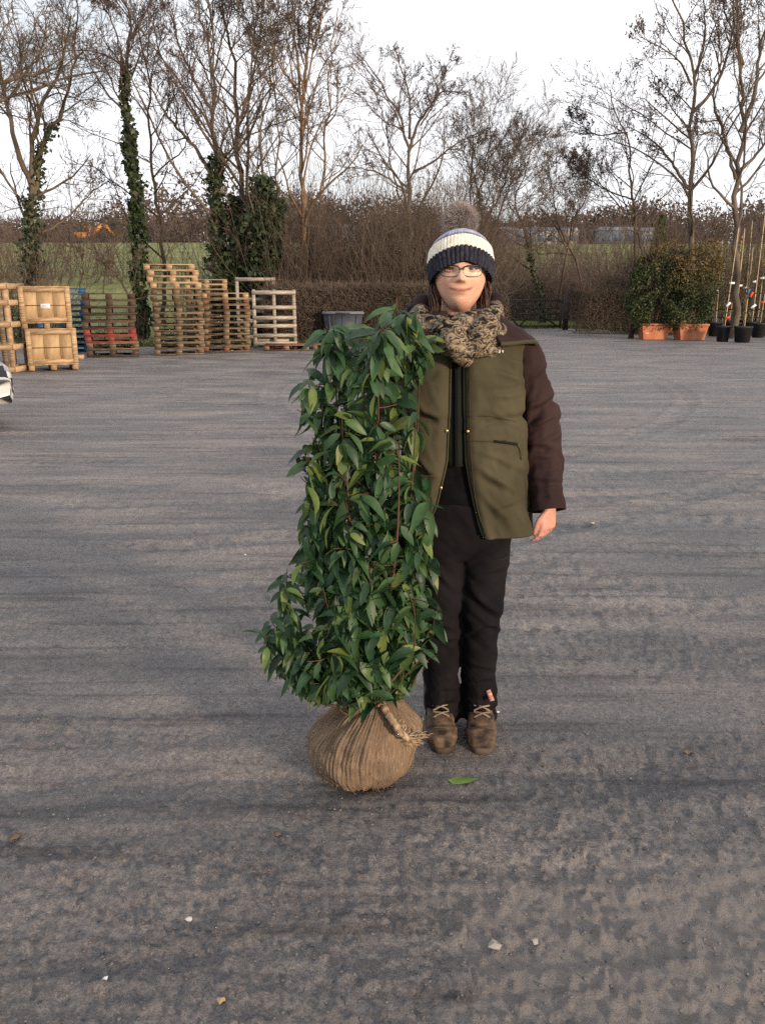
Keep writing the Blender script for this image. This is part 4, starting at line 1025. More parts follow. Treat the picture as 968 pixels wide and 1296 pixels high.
# ------------------------------------------------------------------ the root-balled laurel
PY = 2.36
LEAFM = bpy.data.materials.new('laurel_leaf'); LEAFM.use_nodes = True
def leaf_material(m):
    n, l = m.node_tree.nodes, m.node_tree.links
    b = n['Principled BSDF']; out = n['Material Output']
    oi = n.new('ShaderNodeObjectInfo'); tc = n.new('ShaderNodeTexCoord')
    at_ = n.new('ShaderNodeAttribute'); at_.attribute_name = 'tone'
    add = n.new('ShaderNodeMath'); add.operation = 'ADD'
    l.new(oi.outputs['Random'], add.inputs[0]); l.new(at_.outputs['Fac'], add.inputs[1])
    fr = n.new('ShaderNodeMath'); fr.operation = 'FRACT'; l.new(add.outputs[0], fr.inputs[0])
    rp_ = n.new('ShaderNodeValToRGB'); e = rp_.color_ramp.elements
    e[0].position = 0.0; e[0].color = (0.014, 0.040, 0.017, 1)
    e[1].position = 1.0; e[1].color = (0.13, 0.16, 0.035, 1)
    for p, c in ((0.45, (0.024, 0.064, 0.024, 1)), (0.78, (0.040, 0.095, 0.030, 1)), (0.90, (0.080, 0.135, 0.04, 1))):
        q = e.new(p); q.color = c
    l.new(fr.outputs[0], rp_.inputs['Fac'])
    no = n.new('ShaderNodeTexNoise'); no.inputs['Scale'].default_value = 60; l.new(tc.outputs['Object'], no.inputs['Vector'])
    mx = n.new('ShaderNodeMix'); mx.data_type = 'RGBA'; mx.blend_type = 'OVERLAY'; mx.inputs[0].default_value = 0.35
    l.new(rp_.outputs['Color'], mx.inputs[6]); l.new(no.outputs['Fac'], mx.inputs[7])
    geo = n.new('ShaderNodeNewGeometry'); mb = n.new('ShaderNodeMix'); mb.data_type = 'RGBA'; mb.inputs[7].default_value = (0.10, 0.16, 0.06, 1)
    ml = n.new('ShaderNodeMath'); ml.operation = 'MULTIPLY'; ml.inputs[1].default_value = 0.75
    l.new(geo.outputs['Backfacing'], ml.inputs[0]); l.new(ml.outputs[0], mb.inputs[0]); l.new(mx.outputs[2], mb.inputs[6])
    l.new(mb.outputs[2], b.inputs['Base Color'])
    b.inputs['Roughness'].default_value = 0.48; b.inputs['Specular IOR Level'].default_value = 0.38
    tr = n.new('ShaderNodeBsdfTranslucent'); l.new(mb.outputs[2], tr.inputs['Color'])
    ms = n.new('ShaderNodeMixShader'); ms.inputs[0].default_value = 0.18
    l.new(b.outputs[0], ms.inputs[1]); l.new(tr.outputs[0], ms.inputs[2]); l.new(ms.outputs[0], out.inputs['Surface'])
leaf_material(LEAFM)
def leaf_shape(L, W, fold, droop, twist, wave, ph):
    """leaf along +x from the stalk, upper side +z"""
    V = []
    ts = np.linspace(0, 1, 8)
    for t in ts:
        w = W / 2 * (math.sin(math.pi * min(1, t ** 0.8)) ** 0.75) * (1 - 0.25 * t) + 0.0006
        x = L * (t - 0.10 * droop * t * t); z = -droop * L * 0.45 * t * t
        c, s = math.cos(twist * t), math.sin(twist * t)
        for q in (-1, 0, 1):
            y = q * w; zz = fold * abs(q) * w + wave * math.sin(9 * t + ph) * abs(q) * w
            V.append([x, y * c - zz * s, z + y * s + zz * c])
    F = [[i * 3 + j, (i + 1) * 3 + j, (i + 1) * 3 + j + 1, i * 3 + j + 1] for i in range(7) for j in range(2)]
    return np.array(V), np.array(F)
rg = np.random.default_rng(101)
LEAVES = [leaf_shape(L, W * 1.04, f, d, t, wv, ph) for L, W, f, d, t, wv, ph in
          [(.105, .036, .35, .5, .2, .10, 0), (.098, .034, .45, .9, -.3, .12, 1), (.112, .038, .25, .7, .1, .08, 2), (.090, .033, .5, .3, .4, .1, 3), (.10, .035, .3, 1.2, -.2, .12, 4), (.084, .031, .4, .6, .5, .1, 5), (.108, .034, .55, 1.0, 0., .1, 2.5), (.078, .028, .35, .2, -.4, .1, 1.5)]]
LEAFME = [mesh('leaf', V, F, LEAFM, True) for V, F in LEAVES]
for me in LEAFME:
    a = me.attributes.new('tone', 'FLOAT', 'POINT')
PROF = [(476, 480, 508), (486, 436, 516), (505, 420, 524), (520, 416, 526), (545, 418, 521), (565, 420, 511), (600, 418, 509), (640, 420, 522), (680, 411, 525), (700, 406, 521), (720, 402, 521), (740, 396, 524), (760, 398, 520), (776, 390, 512), (790, 402, 506), (801, 422, 490)]
PZ = np.array([at(470, y, PY)[2] for y, a, b in PROF]); PL = np.array([at(a, y, PY)[0] for y, a, b in PROF]); PR = np.array([at(b, y, PY)[0] for y, a, b in PROF])
o_ = np.argsort(PZ); PZ, PL, PR = PZ[o_], PL[o_], PR[o_]
def env(z): return np.interp(z, PZ, PL), np.interp(z, PZ, PR)
ball_c = np.array([at(469, 845, PY)[0], PY, 0.0])
plant = thing('rootballed_laurel', (ball_c[0], ball_c[1], 0), 'bushy evergreen laurel with a hessian wrapped root ball standing beside the person', 'shrub')
STEM = mat('laurel_stem', (0.040, 0.028, 0.016), (0.095, 0.048, 0.028), 8, 0.7)
STEM_G = mat('laurel_stem_base', (0.24, 0.15, 0.065), (0.34, 0.22, 0.10), 12, 0.75)
foot = np.array([at(474, 803, PY)[0], PY, at(474, 803, PY)[2] - 0.03])
tips = [(497, 472, 0.02), (444, 487, -.03), (515, 500, .05), (424, 535, -.02), (480, 489, -.10), (468, 508, .08), (421, 598, -.06), (512, 560, -.08), (430, 640, .09), (524, 640, -.05), (408, 705, -.02), (391, 757, -.04), (400, 745, .06), (526, 738, -.03), (520, 690, .10), (498, 585, -.13), (455, 640, -.14), (475, 690, -.15), (440, 720, -.15), (510, 720, -.14), (465, 760, -.13), (495, 765, -.12), (432, 770, -.10), (414, 763, -.06), (448, 565, -.11), (512, 765, -.05), (470, 600, .13), (450, 700, .13), (490, 660, .13)]
stemsP, stemsR = [], []
for k, (px, py, dy) in enumerate(tips):
    tip = at(px, py, PY + dy); b0 = foot + np.array([rg.normal() * 0.012, rg.normal() * 0.012, 0])
    hgt = tip[2] - b0[2]
    mid1 = b0 + (tip - b0) * 0.33 + np.array([(tip[0] - b0[0]) * 0.22, dy * 0.4, -abs(tip[0] - b0[0]) * 0.1 + hgt * 0.02]) + rg.normal(size=3) * 0.012
    mid2 = b0 + (tip - b0) * 0.68 + np.array([(tip[0] - b0[0]) * 0.16, dy * 0.3, 0.0]) + rg.normal(size=3) * 0.015
    stemsP.append(smoothline([b0, mid1, mid2, tip], 26)); r = 0.0045 + 0.0065 * min(1, hgt / 0.9)
    stemsR.append(np.linspace(r, 0.0012, 26) * np.linspace(1, .7, 26))
stemsP, stemsR = np.array(stemsP), np.array(stemsR)
for k in range(len(tips)):
    V, F = tubes([(stemsP[k:k + 1], stemsR[k:k + 1])], 6)
    part('stem', V, F, STEM, plant, True)
# the bent pale stem stub and the knuckle above the ball
kn = smoothline([at(461, 792, PY - 0.04), at(466, 800, PY - 0.05), at(474, 806, PY - 0.03), at(480, 800, PY - .02)], 10)
V, F = tubes([(kn[None], np.full((1, 10), 0.008))], 8); part('bent_stem', V, F, STEM_G, plant, True)
# twigs and leaves
leaf_xf = []
def add_leaf(pos, d, nrm, s, bright):
    x = d / np.linalg.norm(d); z = nrm - x * np.dot(nrm, x); z = z / (np.linalg.norm(z) + 1e-9); y = np.cross(z, x)
    leaf_xf.append((pos, np.stack([x, y, z], 1) * s, int(rg.integers(0, len(LEAVES))), bright))
twP, twR = [], []
def gap(p): return vnoise(p[0] * 11 + 3, p[2] * 9, 8) < 0.30 and p[2] > 0.75
def inside_env(p, slack=1.0):
    l_, r_ = env(p[2]); c = (l_ + r_) / 2; w = (r_ - l_) / 2 * slack
    return ((p[0] - c) / w) ** 2 + ((p[1] - PY) / (min(w * 0.95, 0.21))) ** 2 < 1.0 and PZ[0] + 0.03 < p[2] < PZ[-1] + 0.02
def spray(base, d, L, nl, s=1.0, tipmost=False):
    pts = [base]; dd = d / np.linalg.norm(d)
    for q in range(4):
        dd = dd + rg.normal(size=3) * 0.10 + np.array([0, 0, 0.05]); dd /= np.linalg.norm(dd); pts.append(pts[-1] + dd * L / 4)
    pts = np.array(pts); ok = 0
    ph = rg.uniform(0, 6.28)
    for q in range(nl):
        t = 0.25 + 0.75 * (q + rg.uniform(0, .5)) / nl; f = min(t, .999) * 4; a = int(f); p = pts[a] + (pts[a + 1] - pts[a]) * (f - a)
        tg = pts[a + 1] - pts[a]; tg /= np.linalg.norm(tg)
        ph += 2.4; u = np.cross(tg, [0.31, 0.2, 0.93]); u /= np.linalg.norm(u); v = np.cross(tg, u)
        side = math.cos(ph) * u + math.sin(ph) * v
        ld = 0.42 * tg + 0.85 * side + np.array([0, -0.05, -0.86 + 0.35 * (q / nl)]) + rg.normal(size=3) * 0.18
        ld /= np.linalg.norm(ld)
        end = p + ld * 0.10 * s
        if not inside_env(end, 1.5 if tipmost else 1.10): continue
        nr = np.array([0, -0.45, 0.85]) + 0.45 * side + rg.normal(size=3) * 0.3
        add_leaf(p + ld * 0.006, ld, nr, s * rg.uniform(0.55, 1.02), q >= nl - 3); ok += 1
    if ok >= 3: twP.append(pts); twR.append(np.linspace(0.0017, 0.0010, 5))
for k in range(len(tips)):
    P = stemsP[k]; n_ = P.shape[0]; Ls = np.linalg.norm(np.diff(P, axis=0), axis=1).sum()
    tgt = P[-1] - P[-3]
    spray(P[-1] - tgt * 1.2, tgt + np.array([0, -0.01, 0.01]), 0.09, 12, 1.0, True)
    cnt = int(Ls / 0.026)
    for c_ in range(cnt):
        t = (0.16 + 0.84 * (c_ + rg.uniform()) / cnt); q = min(int(t * (n_ - 1)), n_ - 2); p = P[q]
        l_, r_ = env(p[2]); cc_ = (l_ + r_) / 2
        out = np.array([p[0] - cc_, (p[1] - PY), 0]); out = out / (np.linalg.norm(out) + 0.03)
        d = out * 0.7 + rg.normal(size=3) * np.array([.7, .7, .3]) + np.array([0, -0.35, 0.30])
        if inside_env(p, 0.97): spray(p, d, rg.uniform(0.025, 0.09), int(rg.integers(6, 9)), rg.uniform(.85, 1.05))
twP, twR = np.array(twP), np.array(twR)
V, F = tubes([(twP, twR)], 4); part('twigs', V, F, mat('laurel_twig', (0.05, 0.035, 0.018), (0.13, 0.055, 0.03), 20, 0.6), plant, kind='stuff')
# the 300 leaves nearest the viewer one by one, the inner and rear ones as one mass
near_key = np.array([x[0][1] for x in leaf_xf]); order = np.argsort(near_key)
org = ORG[plant.name]
for q in order[:300]:
    p, R, v, br = leaf_xf[q]
    o = link('leaf', LEAFME[v], plant)
    M = np.eye(4); M[:3, :3] = R; M[:3, 3] = p - org
    o.matrix_local = Matrix(M.tolist())
Vs, Fs, tone, off = [], [], [], 0
for q in order[300:]:
    p, R, v, br = leaf_xf[q]; V, F = LEAVES[v]
    Vs.append(V @ R.T + p); Fs.append(F + off); off += len(V); tone.append(np.full(len(V), rg.uniform(0, .9)))
o = part('inner_leaves', np.concatenate(Vs), np.concatenate(Fs), LEAFM, plant, True, kind='stuff')
a = o.data.attributes.new('tone', 'FLOAT', 'POINT'); a.data.foreach_set('value', np.concatenate(tone).astype(np.float32))
print('leaves', len(leaf_xf))
# hessian root ball
def root_ball():
    nu, nv = 220, 90
    knot = at(481, 806, PY) - ball_c
    th = np.linspace(0, 2 * math.pi, nu, endpoint=False); ph = np.linspace(0.0, math.pi, nv)
    T, Ph = np.meshgrid(th, ph); s = Ph / math.pi
    prof = smoothline(np.array([(.012, .312), (.026, .300), (.056, .274), (.100, .238), (.140, .190), (.163, .134), (.160, .082), (.140, .040), (.105, .010), (.055, .000), (.004, -.001)]), 200)
    R_ = np.interp(s, np.linspace(0, 1, 200), prof[:, 0]); z = np.interp(s, np.linspace(0, 1, 200), prof[:, 1]); r = np.clip(R_ / .163, .03, 1)
    x = R_ * np.cos(T); y = 0.96 * R_ * np.sin(T)
    w = sstep(0.10, 0.30, z) ** 1.3; x = x + w * knot[0]
    # bulge at right where the cloth is tied
    bul = np.exp(-((T - (-0.35)) / 0.5) ** 2 - ((Ph - 1.15) / 0.40) ** 2) + np.exp(-((T - (2 * math.pi - 0.35)) / 0.5) ** 2 - ((Ph - 1.15) / 0.40) ** 2)
    x = x + 0.030 * bul; z = z + 0.012 * bul
    pleat = np.sin(T * 71 + 4 * fbm(T * 1.5, Ph * 0.4, 5, 2)) * 0.0034 * sstep(0.02, .5, Ph) * (1 - sstep(1.4, 2.6, Ph)) + (fbm(T * 11, Ph * 0.7, 6, 4) - 0.5) * 0.011 + (fbm(np.cos(T) * 1.7 + 5, Ph * 1.6 + np.sin(T) * 1.7, 16, 3) - 0.5) * 0.040
    crease = -0.010 * np.exp(-(((T - 4.3 + 0.35 * Ph) / 0.10) ** 2)) * (1 - sstep(1.0, 1.9, Ph)) - 0.012 * np.exp(-(((T - 3.55 + 0.2 * Ph) / 0.12) ** 2)) * (1 - sstep(1.2, 2.0, Ph))
    d = pleat + crease
    x = x + d * np.cos(T) * r; y = y + d * np.sin(T) * r; z = np.maximum(z + d * np.cos(Ph) * 0.6, -0.002)
    V = np.stack([x, y, z], -1).reshape(-1, 3) + ball_c + np.array([0, 0, 0.006])
    i, j = np.meshgrid(np.arange(nv - 1), np.arange(nu), indexing='ij'); i = i.ravel(); j = j.ravel()
    return V, np.stack([i * nu + j, (i + 1) * nu + j, (i + 1) * nu + (j + 1) % nu, i * nu + (j + 1) % nu], -1), (T.ravel(), Ph.ravel())
V, F, (Tt, Pp) = root_ball()
def hessian():
    m = bpy.data.materials.new('hessian'); m.use_nodes = True
    n, l = m.node_tree.nodes, m.node_tree.links; b = n['Principled BSDF']
    b.inputs['Roughness'].default_value = 0.95; b.inputs['Specular IOR Level'].default_value = 0.1
    uv = n.new('ShaderNodeAttribute'); uv.attribute_name = 'wrap'
    def nz(scale, st, d=6):
        mp = n.new('ShaderNodeMapping'); mp.inputs['Scale'].default_value = st; l.new(uv.outputs['Vector'], mp.inputs['Vector'])
        t = n.new('ShaderNodeTexNoise'); t.inputs['Scale'].default_value = scale; t.inputs['Detail'].default_value = d; t.inputs['Roughness'].default_value = 0.65
        l.new(mp.outputs['Vector'], t.inputs['Vector']); return t.outputs['Fac']
    fib = nz(11, (8.0, 0.35, 3.5)); big = nz(1.6, (1, 1, 1)); fine = nz(30, (3, 3, 1))
    r = n.new('ShaderNodeValToRGB'); e = r.color_ramp.elements
    e[0].position = 0.28; e[0].color = (0.095, 0.068, 0.050, 1); e[1].position = 0.74; e[1].color = (0.60, 0.48, 0.355, 1)
    q = e.new(0.45); q.color = (0.215, 0.155, 0.108, 1); q = e.new(0.58); q.color = (0.335, 0.250, 0.178, 1)
    l.new(fib, r.inputs['Fac'])
    r2 = n.new('ShaderNodeValToRGB'); r2.color_ramp.elements[0].position = 0.35; r2.color_ramp.elements[0].color = (0.72, 0.69, 0.68, 1); r2.color_ramp.elements[1].position = 0.65; r2.color_ramp.elements[1].color = (1.1, 1.05, 1.0, 1); l.new(big, r2.inputs['Fac'])
    mx = n.new('ShaderNodeMix'); mx.data_type = 'RGBA'; mx.blend_type = 'MULTIPLY'; mx.inputs[0].default_value = 0.9
    l.new(r.outputs['Color'], mx.inputs[6]); l.new(r2.outputs['Color'], mx.inputs[7]); l.new(mx.outputs[2], b.inputs['Base Color'])
    ad = n.new('ShaderNodeMath'); ad.operation = 'ADD'; l.new(fib, ad.inputs[0]); l.new(fine, ad.inputs[1])
    bp = n.new('ShaderNodeBump'); bp.inputs['Strength'].default_value = 0.8; bp.inputs['Distance'].default_value = 0.006
    l.new(ad.outputs[0], bp.inputs['Height']); l.new(bp.outputs['Normal'], b.inputs['Normal'])
    return m
HESS = hessian()
ball = part('root_ball', V, F, HESS, plant, True, label='root ball wrapped in brown hessian')
at2 = ball.data.attributes.new('wrap', 'FLOAT_VECTOR', 'POINT')
at2.data.foreach_set('vector', np.stack([np.cos(Tt) * 1.2 + np.sin(Tt * 1) * 0.0 + Tt * 0.9, Pp, np.sin(Tt) * 1.0], 1).astype(np.float32).ravel())
HF = mat('hessian_fibre', (0.20, 0.135, 0.085), (0.42, 0.31, 0.20), 90, 0.95)
# rope of gathered cloth from the neck to the tied knot, and frayed ends
rope = smoothline([at(458, 806, PY - 0.02), at(470, 806, PY - 0.06), at(482, 804, PY - 0.055), at(487, 811, PY - 0.085), at(494, 821, PY - 0.118), at(500, 829, PY - 0.128), at(505, 833, PY - .115)], 40)
rr = 0.010 + 0.0022 * np.sin(np.arange(40) * 1.9)
V, F = tubes([(rope[None], rr[None])], 12); V, F = capped(V, F, 40, 12)
V = V + (np.random.default_rng(2).normal(size=V.shape)) * 0.0012
part('gathered_rope', V, F, HF, ball, True)
kq = np.random.default_rng(8); pr, rrs = [], []
for (px, py, dx, dz, cnt) in ((499, 829, 0.012, 0.035, 34), (506, 831, 0.055, 0.004, 34), (481, 804, 0.0, 0.03, 26), (508, 833, 0.03, -.02, 12)):
    c = at(px, py, PY - 0.115 if px > 490 else PY - 0.06)
    for _ in range(cnt):
        d = np.array([dx, 0, dz]) * kq.uniform(.4, 1.1) + kq.normal(size=3) * 0.005
        s = c + kq.normal(size=3) * 0.006
        pr.append(np.stack([s, s + d * .35 + kq.normal(size=3) * .003, s + d * .7 + kq.normal(size=3) * .004, s + d])); rrs.append(np.linspace(0.0026, 0.0008, 4))
V, F = tubes([(np.array(pr), np.array(rrs))], 4); part('frayed_ends', V, F, HF, ball, kind='stuff')
pr, rrs = [], []
for _ in range(420):   # stray fibres
    q = kq.integers(0, len(Tt)); t_, p_ = Tt[q], Pp[q]
    s = np.array(ball.data.vertices[q].co) + org; nrm = np.array(ball.data.vertices[q].normal)
    d = unit(nrm * 0.5 + kq.normal(size=3)) * kq.uniform(.008, .022)
    pr.append(np.stack([s, s + d * .5 + nrm * .003, s + d])); rrs.append([0.0007, 0.0006, 0.0004])
V, F = tubes([(np.array(pr), np.array(rrs))], 3); part('stray_fibres', V, F, HF, ball, kind='stuff')

# fallen leaf, scraps and twigs on the mud
c = gnd(549.5, 868); V, F = LEAVES[0]
a_ = -0.12; R = np.array([[math.cos(a_), -math.sin(a_), 0], [math.sin(a_), math.cos(a_), 0], [0, 0, 1]])
Vl = V * np.array([0.92, 1.15, -0.5]); Vl[:, 2] += 0.0; Vl = (Vl - Vl.mean(0)) @ R.T; Vl[:, 2] += -Vl[:, 2].min() + 0.006 + float(yard_height(c[0], c[1]))
solo('fallen_leaf', Vl + np.array([c[0], c[1], 0]), F, mat('leaf_fresh_green', (0.13, 0.24, 0.045), (0.19, 0.30, 0.07), 30, 0.5), 'single bright green leaf lying on the mud before the boots', 'leaf', smooth=True)
kq = np.random.default_rng(12)
def scrap(px, py, s, m, label, cat='scrap'):
    c = gnd(px, py); n = 7; t = np.arange(n) / n * 6.283
    r = s * kq.uniform(.5, 1.1, n); z = float(yard_height(c[0], c[1]))
    ring1 = np.stack([c[0] + r * np.cos(t) * 1.2, c[1] + r * np.sin(t), z + 0.004 + kq.uniform(0, .6, n) * s], 1)
    ring0 = ring1.copy(); ring0[:, 2] -= 0.002
    top = ring1.mean(0) + np.array([0, 0, 0.35 * s]); bot = top - np.array([0, 0, .003])
    V = np.concatenate([ring1, ring0, [top], [bot]])
    F = [[i, (i + 1) % n, 2 * n] for i in range(n)] + [[n + (i + 1) % n, n + i, 2 * n + 1] for i in range(n)] + [[n + i, n + (i + 1) % n, (i + 1) % n, i] for i in range(n)]
    solo({'stone': 'pale_stone', 'clod': 'mud_clod'}.get(cat, 'litter_scrap'), V, F, m, label, cat, 'bits lying on the yard')
PW = mat('scrap_white', (0.48, 0.48, 0.47)); CL = mat('clod_brown', (0.085, 0.062, 0.045), (0.15, 0.11, 0.08), 30, 0.9)
scrap(257, 1029, 0.008, PW, 'white scrap near the bottom left of the yard')
scrap(326, 980, 0.010, PW, 'torn pale scrap left of centre in the foreground mud')
scrap(578, 813, 0.008, PW, 'tiny white scrap just right of the boots')
scrap(372, 764 - 80, 0.009, PW, 'tiny white scrap on the yard left of the laurel')
scrap(655, 657, 0.014, mat('scrap_straw', (0.45, 0.33, 0.18)), 'straw coloured scrap right of the hand')
scrap(399, 912, 0.012, CL, 'brown mud lump in front of the root ball', 'clod')
scrap(185, 917, 0.022, CL, 'larger mud clod at the left foreground', 'clod')
scrap(733, 844, 0.017, CL, 'dark mud clod right of the boots', 'clod')
scrap(575, 1004, 0.015, mat('stone_pale', (0.24, 0.22, 0.20), (0.32, 0.30, 0.27), 30), 'flat pale stone in the right foreground', 'stone')
scrap(608, 998, 0.012, mat('stone_pale', (0, 0, 0)), 'smaller pale stone beside the flat pale stone', 'stone')
scrap(353, 1048, 0.010, mat('chip_wood', (0.36, 0.24, 0.12)), 'tan wood chip at the bottom of the foreground', 'chip')

# ------------------------------------------------------------------ the person
BY = 2.62
def W(px, py, dy=0.0): return at(px, py, BY + dy)
def capsule(P, R, k=14):
    P = np.asarray(P, float); R = np.asarray(R, float); d0 = unit(P[0] - P[1]); d1 = unit(P[-1] - P[-2])
    P = np.concatenate([[P[0] + d0 * R[0] * .8, P[0] + d0 * R[0] * .5], P, [P[-1] + d1 * R[-1] * .5, P[-1] + d1 * R[-1] * .8]])
    R = np.concatenate([[R[0] * .35, R[0] * .8], R, [R[-1] * .8, R[-1] * .35]])
    V, F = tubes([(P[None], R[None])], k); V, F = capped(V, F, len(P), k)
    return V, F
def loft(rings):
    """closed loft of rings (n, k, 3)"""
    G = np.asarray(rings, float); n, k, _ = G.shape
    i, j = np.meshgrid(np.arange(n - 1), np.arange(k), indexing='ij'); i = i.ravel(); j = j.ravel()
    return G.reshape(-1, 3), [np.stack([i * k + j, i * k + (j + 1) % k, (i + 1) * k + (j + 1) % k, (i + 1) * k + j], -1), np.array([list(range(k))[::-1]]), np.array([[(n - 1) * k + q for q in range(k)]])]
def remesh(pieces, voxel, smooth=3, fac=0.5):
    V, F = joinm(pieces)
    o = link('temp', mesh('temp', V, F))
    m = o.modifiers.new('r', 'REMESH'); m.mode = 'VOXEL'; m.voxel_size = voxel; m.adaptivity = 0
    if smooth:
        s = o.modifiers.new('s', 'SMOOTH'); s.factor = fac; s.iterations = smooth
    dg = bpy.context.evaluated_depsgraph_get(); me = bpy.data.meshes.new_from_object(o.evaluated_get(dg))
    n = len(me.vertices); co = np.zeros(n * 3, np.float32); me.vertices.foreach_get('co', co)
    nr = np.zeros(n * 3, np.float32); me.vertices.foreach_get('normal', nr)
    li = np.zeros(len(me.loops), np.int32); me.loops.foreach_get('vertex_index', li)
    old = o.data; bpy.data.objects.remove(o); bpy.data.meshes.remove(old); bpy.data.meshes.remove(me)
    return co.reshape(-1, 3).astype(float), li.reshape(-1, 4), nr.reshape(-1, 3).astype(float)
def ell(c, rx, ry, k=40, p=1.0, z=None):
    t = np.arange(k) / k * 2 * math.pi; s, c_ = np.sin(t), np.cos(t)
    return np.stack([c[0] + rx * np.sign(s) * np.abs(s) ** p, c[1] - ry * np.sign(c_) * np.abs(c_) ** p, np.full(k, c[2])], 1)
def ridges(V, N, lines):
    """hand-placed cloth folds: each line is (x0, y0, x1, y1, height, half width), laid on the side that faces the yard"""
    d = V - np.array([0, 0, CAM_H]); dep = d[:, 1] * CP - d[:, 2] * SP
    px = 484 + FOCAL * d[:, 0] / dep; py = 648 - FOCAL * (d[:, 1] * SP + d[:, 2] * CP) / dep
    out = np.zeros(len(V)); fr = sstep(0.25, -0.25, N[:, 1])
    for x0, y0, x1, y1, h, w in lines:
        ax, ay = x1 - x0, y1 - y0; L2 = ax * ax + ay * ay
        t = np.clip(((px - x0) * ax + (py - y0) * ay) / L2, 0, 1)
        sd = ((px - x0) * -ay + (py - y0) * ax) / math.sqrt(L2) + 1.2 * np.sin(t * 5 + x0)
        ex = np.maximum(np.hypot(px - x0 - t * ax, py - y0 - t * ay), np.abs(sd))
        prof = np.exp(-(ex / w) ** 2) - 0.75 * np.exp(-((sd - 1.7 * w) / w) ** 2) * np.exp(-(np.maximum(0, ex - np.abs(sd)) / w) ** 2)
        out += h * prof * (0.35 + 0.65 * np.sin(math.pi * np.clip(t, .05, .95)))
    return out * fr
feet_mid = gnd(549, 836)
person = thing('person', (feet_mid[0], BY, 0), 'person in bobble hat, camouflage scarf, olive and brown jacket, dark trousers and boots', 'person')

# ---- body: head, neck, torso, arms, hands and legs as one skin
HC = W(547.5, 452.5, -0.02)                          # head centre
def head_mesh():
    nu, nv = 96, 72
    th = np.linspace(0, 2 * math.pi, nu, endpoint=False); ph = np.linspace(0.02, math.pi - 0.02, nv)
    T, Ph = np.meshgrid(th, ph); nx, ny, nz = np.sin(Ph) * np.sin(T), -np.sin(Ph) * np.cos(T), np.cos(Ph)
    x, y, z = nx * 0.077, ny * 0.098, nz * 0.116
    k = np.clip(-z / 0.116, 0, 1)
    x = x * (1 - 0.15 * k ** 2.0); y = np.where(ny > 0, y * (1 - 0.4 * k), y * (1 + 0.03 * k))
    w = sstep(0.0, 0.4, -ny); ax = np.abs(x)
    g = lambda cx, cz, sx, sz, a: a * np.exp(-((ax - cx) / sx) ** 2 - ((z - cz) / sz) ** 2)
    d = 0
    d = d + 0.012 * np.exp(-(x / 0.010) ** 2) * sstep(0.022, -0.012, z) * sstep(-0.034, -0.020, z)
    d = d + g(0, -0.0205, 0.0115, 0.0085, 0.015) + g(0.0125, -0.023, 0.007, 0.0075, 0.007)
    d = d + g(0.031, 0.006, 0.016, 0.010, -0.009) + g(0.03, 0.026, 0.024, 0.009, 0.004)
    d = d + g(0.042, -0.026, 0.022, 0.020, 0.0045)
    d = d + g(0, -0.0450, 0.022, 0.0050, 0.0040) + g(0, -0.0565, 0.018, 0.0055, 0.0050) + g(0, -0.0500, 0.026, 0.0018, -0.003)
    d = d + g(0.034, -0.045, 0.007, 0.008, -0.0012) + g(0, -0.067, 0.02, 0.005, -0.0022)
    d = d + g(0, -0.088, 0.026, 0.018, 0.006)
    y = y - d * w * 1.15
    V = np.stack([x, y, z], -1).reshape(-1, 3)
    a = -0.06; R = np.array([[math.cos(a), -math.sin(a), 0], [math.sin(a), math.cos(a), 0], [0, 0, 1]])
    V = V @ R.T + HC
    i, j = np.meshgrid(np.arange(nv - 1), np.arange(nu), indexing='ij'); i = i.ravel(); j = j.ravel()
    F = [np.stack([i * nu + j, (i + 1) * nu + j, (i + 1) * nu + (j + 1) % nu, i * nu + (j + 1) % nu], -1), np.array([list(range(nu))]), np.array([[(nv - 1) * nu + q for q in range(nu)][::-1]])]
    return V, F
pieces = [head_mesh()]
neck = np.array([HC + [0, 0.035, -0.03], HC + [0, 0.035, -0.09], HC + [0, 0.04, -0.15], HC + [0, 0.04, -.19]])
pieces.append(capsule(neck, [0.055, 0.052, 0.056, 0.065], 20))
chest = W(547, 560)
tor = [(1.37, .055, .06), (1.34, .11, .07), (1.30, .165, .085), (1.22, .17, .10), (1.10, .150, .10), (1.00, .140, .095), (.92, .155, .10), (.84, .165, .105), (.78, .15, .10)]
pieces.append(loft([ell((chest[0] + (1.1 - z) * 0.10, BY, z), a, b) for z, a, b in tor][::-1]))
SHL, ELB, WRI = W(597, 516, .0), W(611.5, 585, .02), W(619.5, 640, -.05)
pieces.append(capsule(smoothline([SHL, ELB, WRI], 12), np.linspace(0.036, 0.024, 12)))
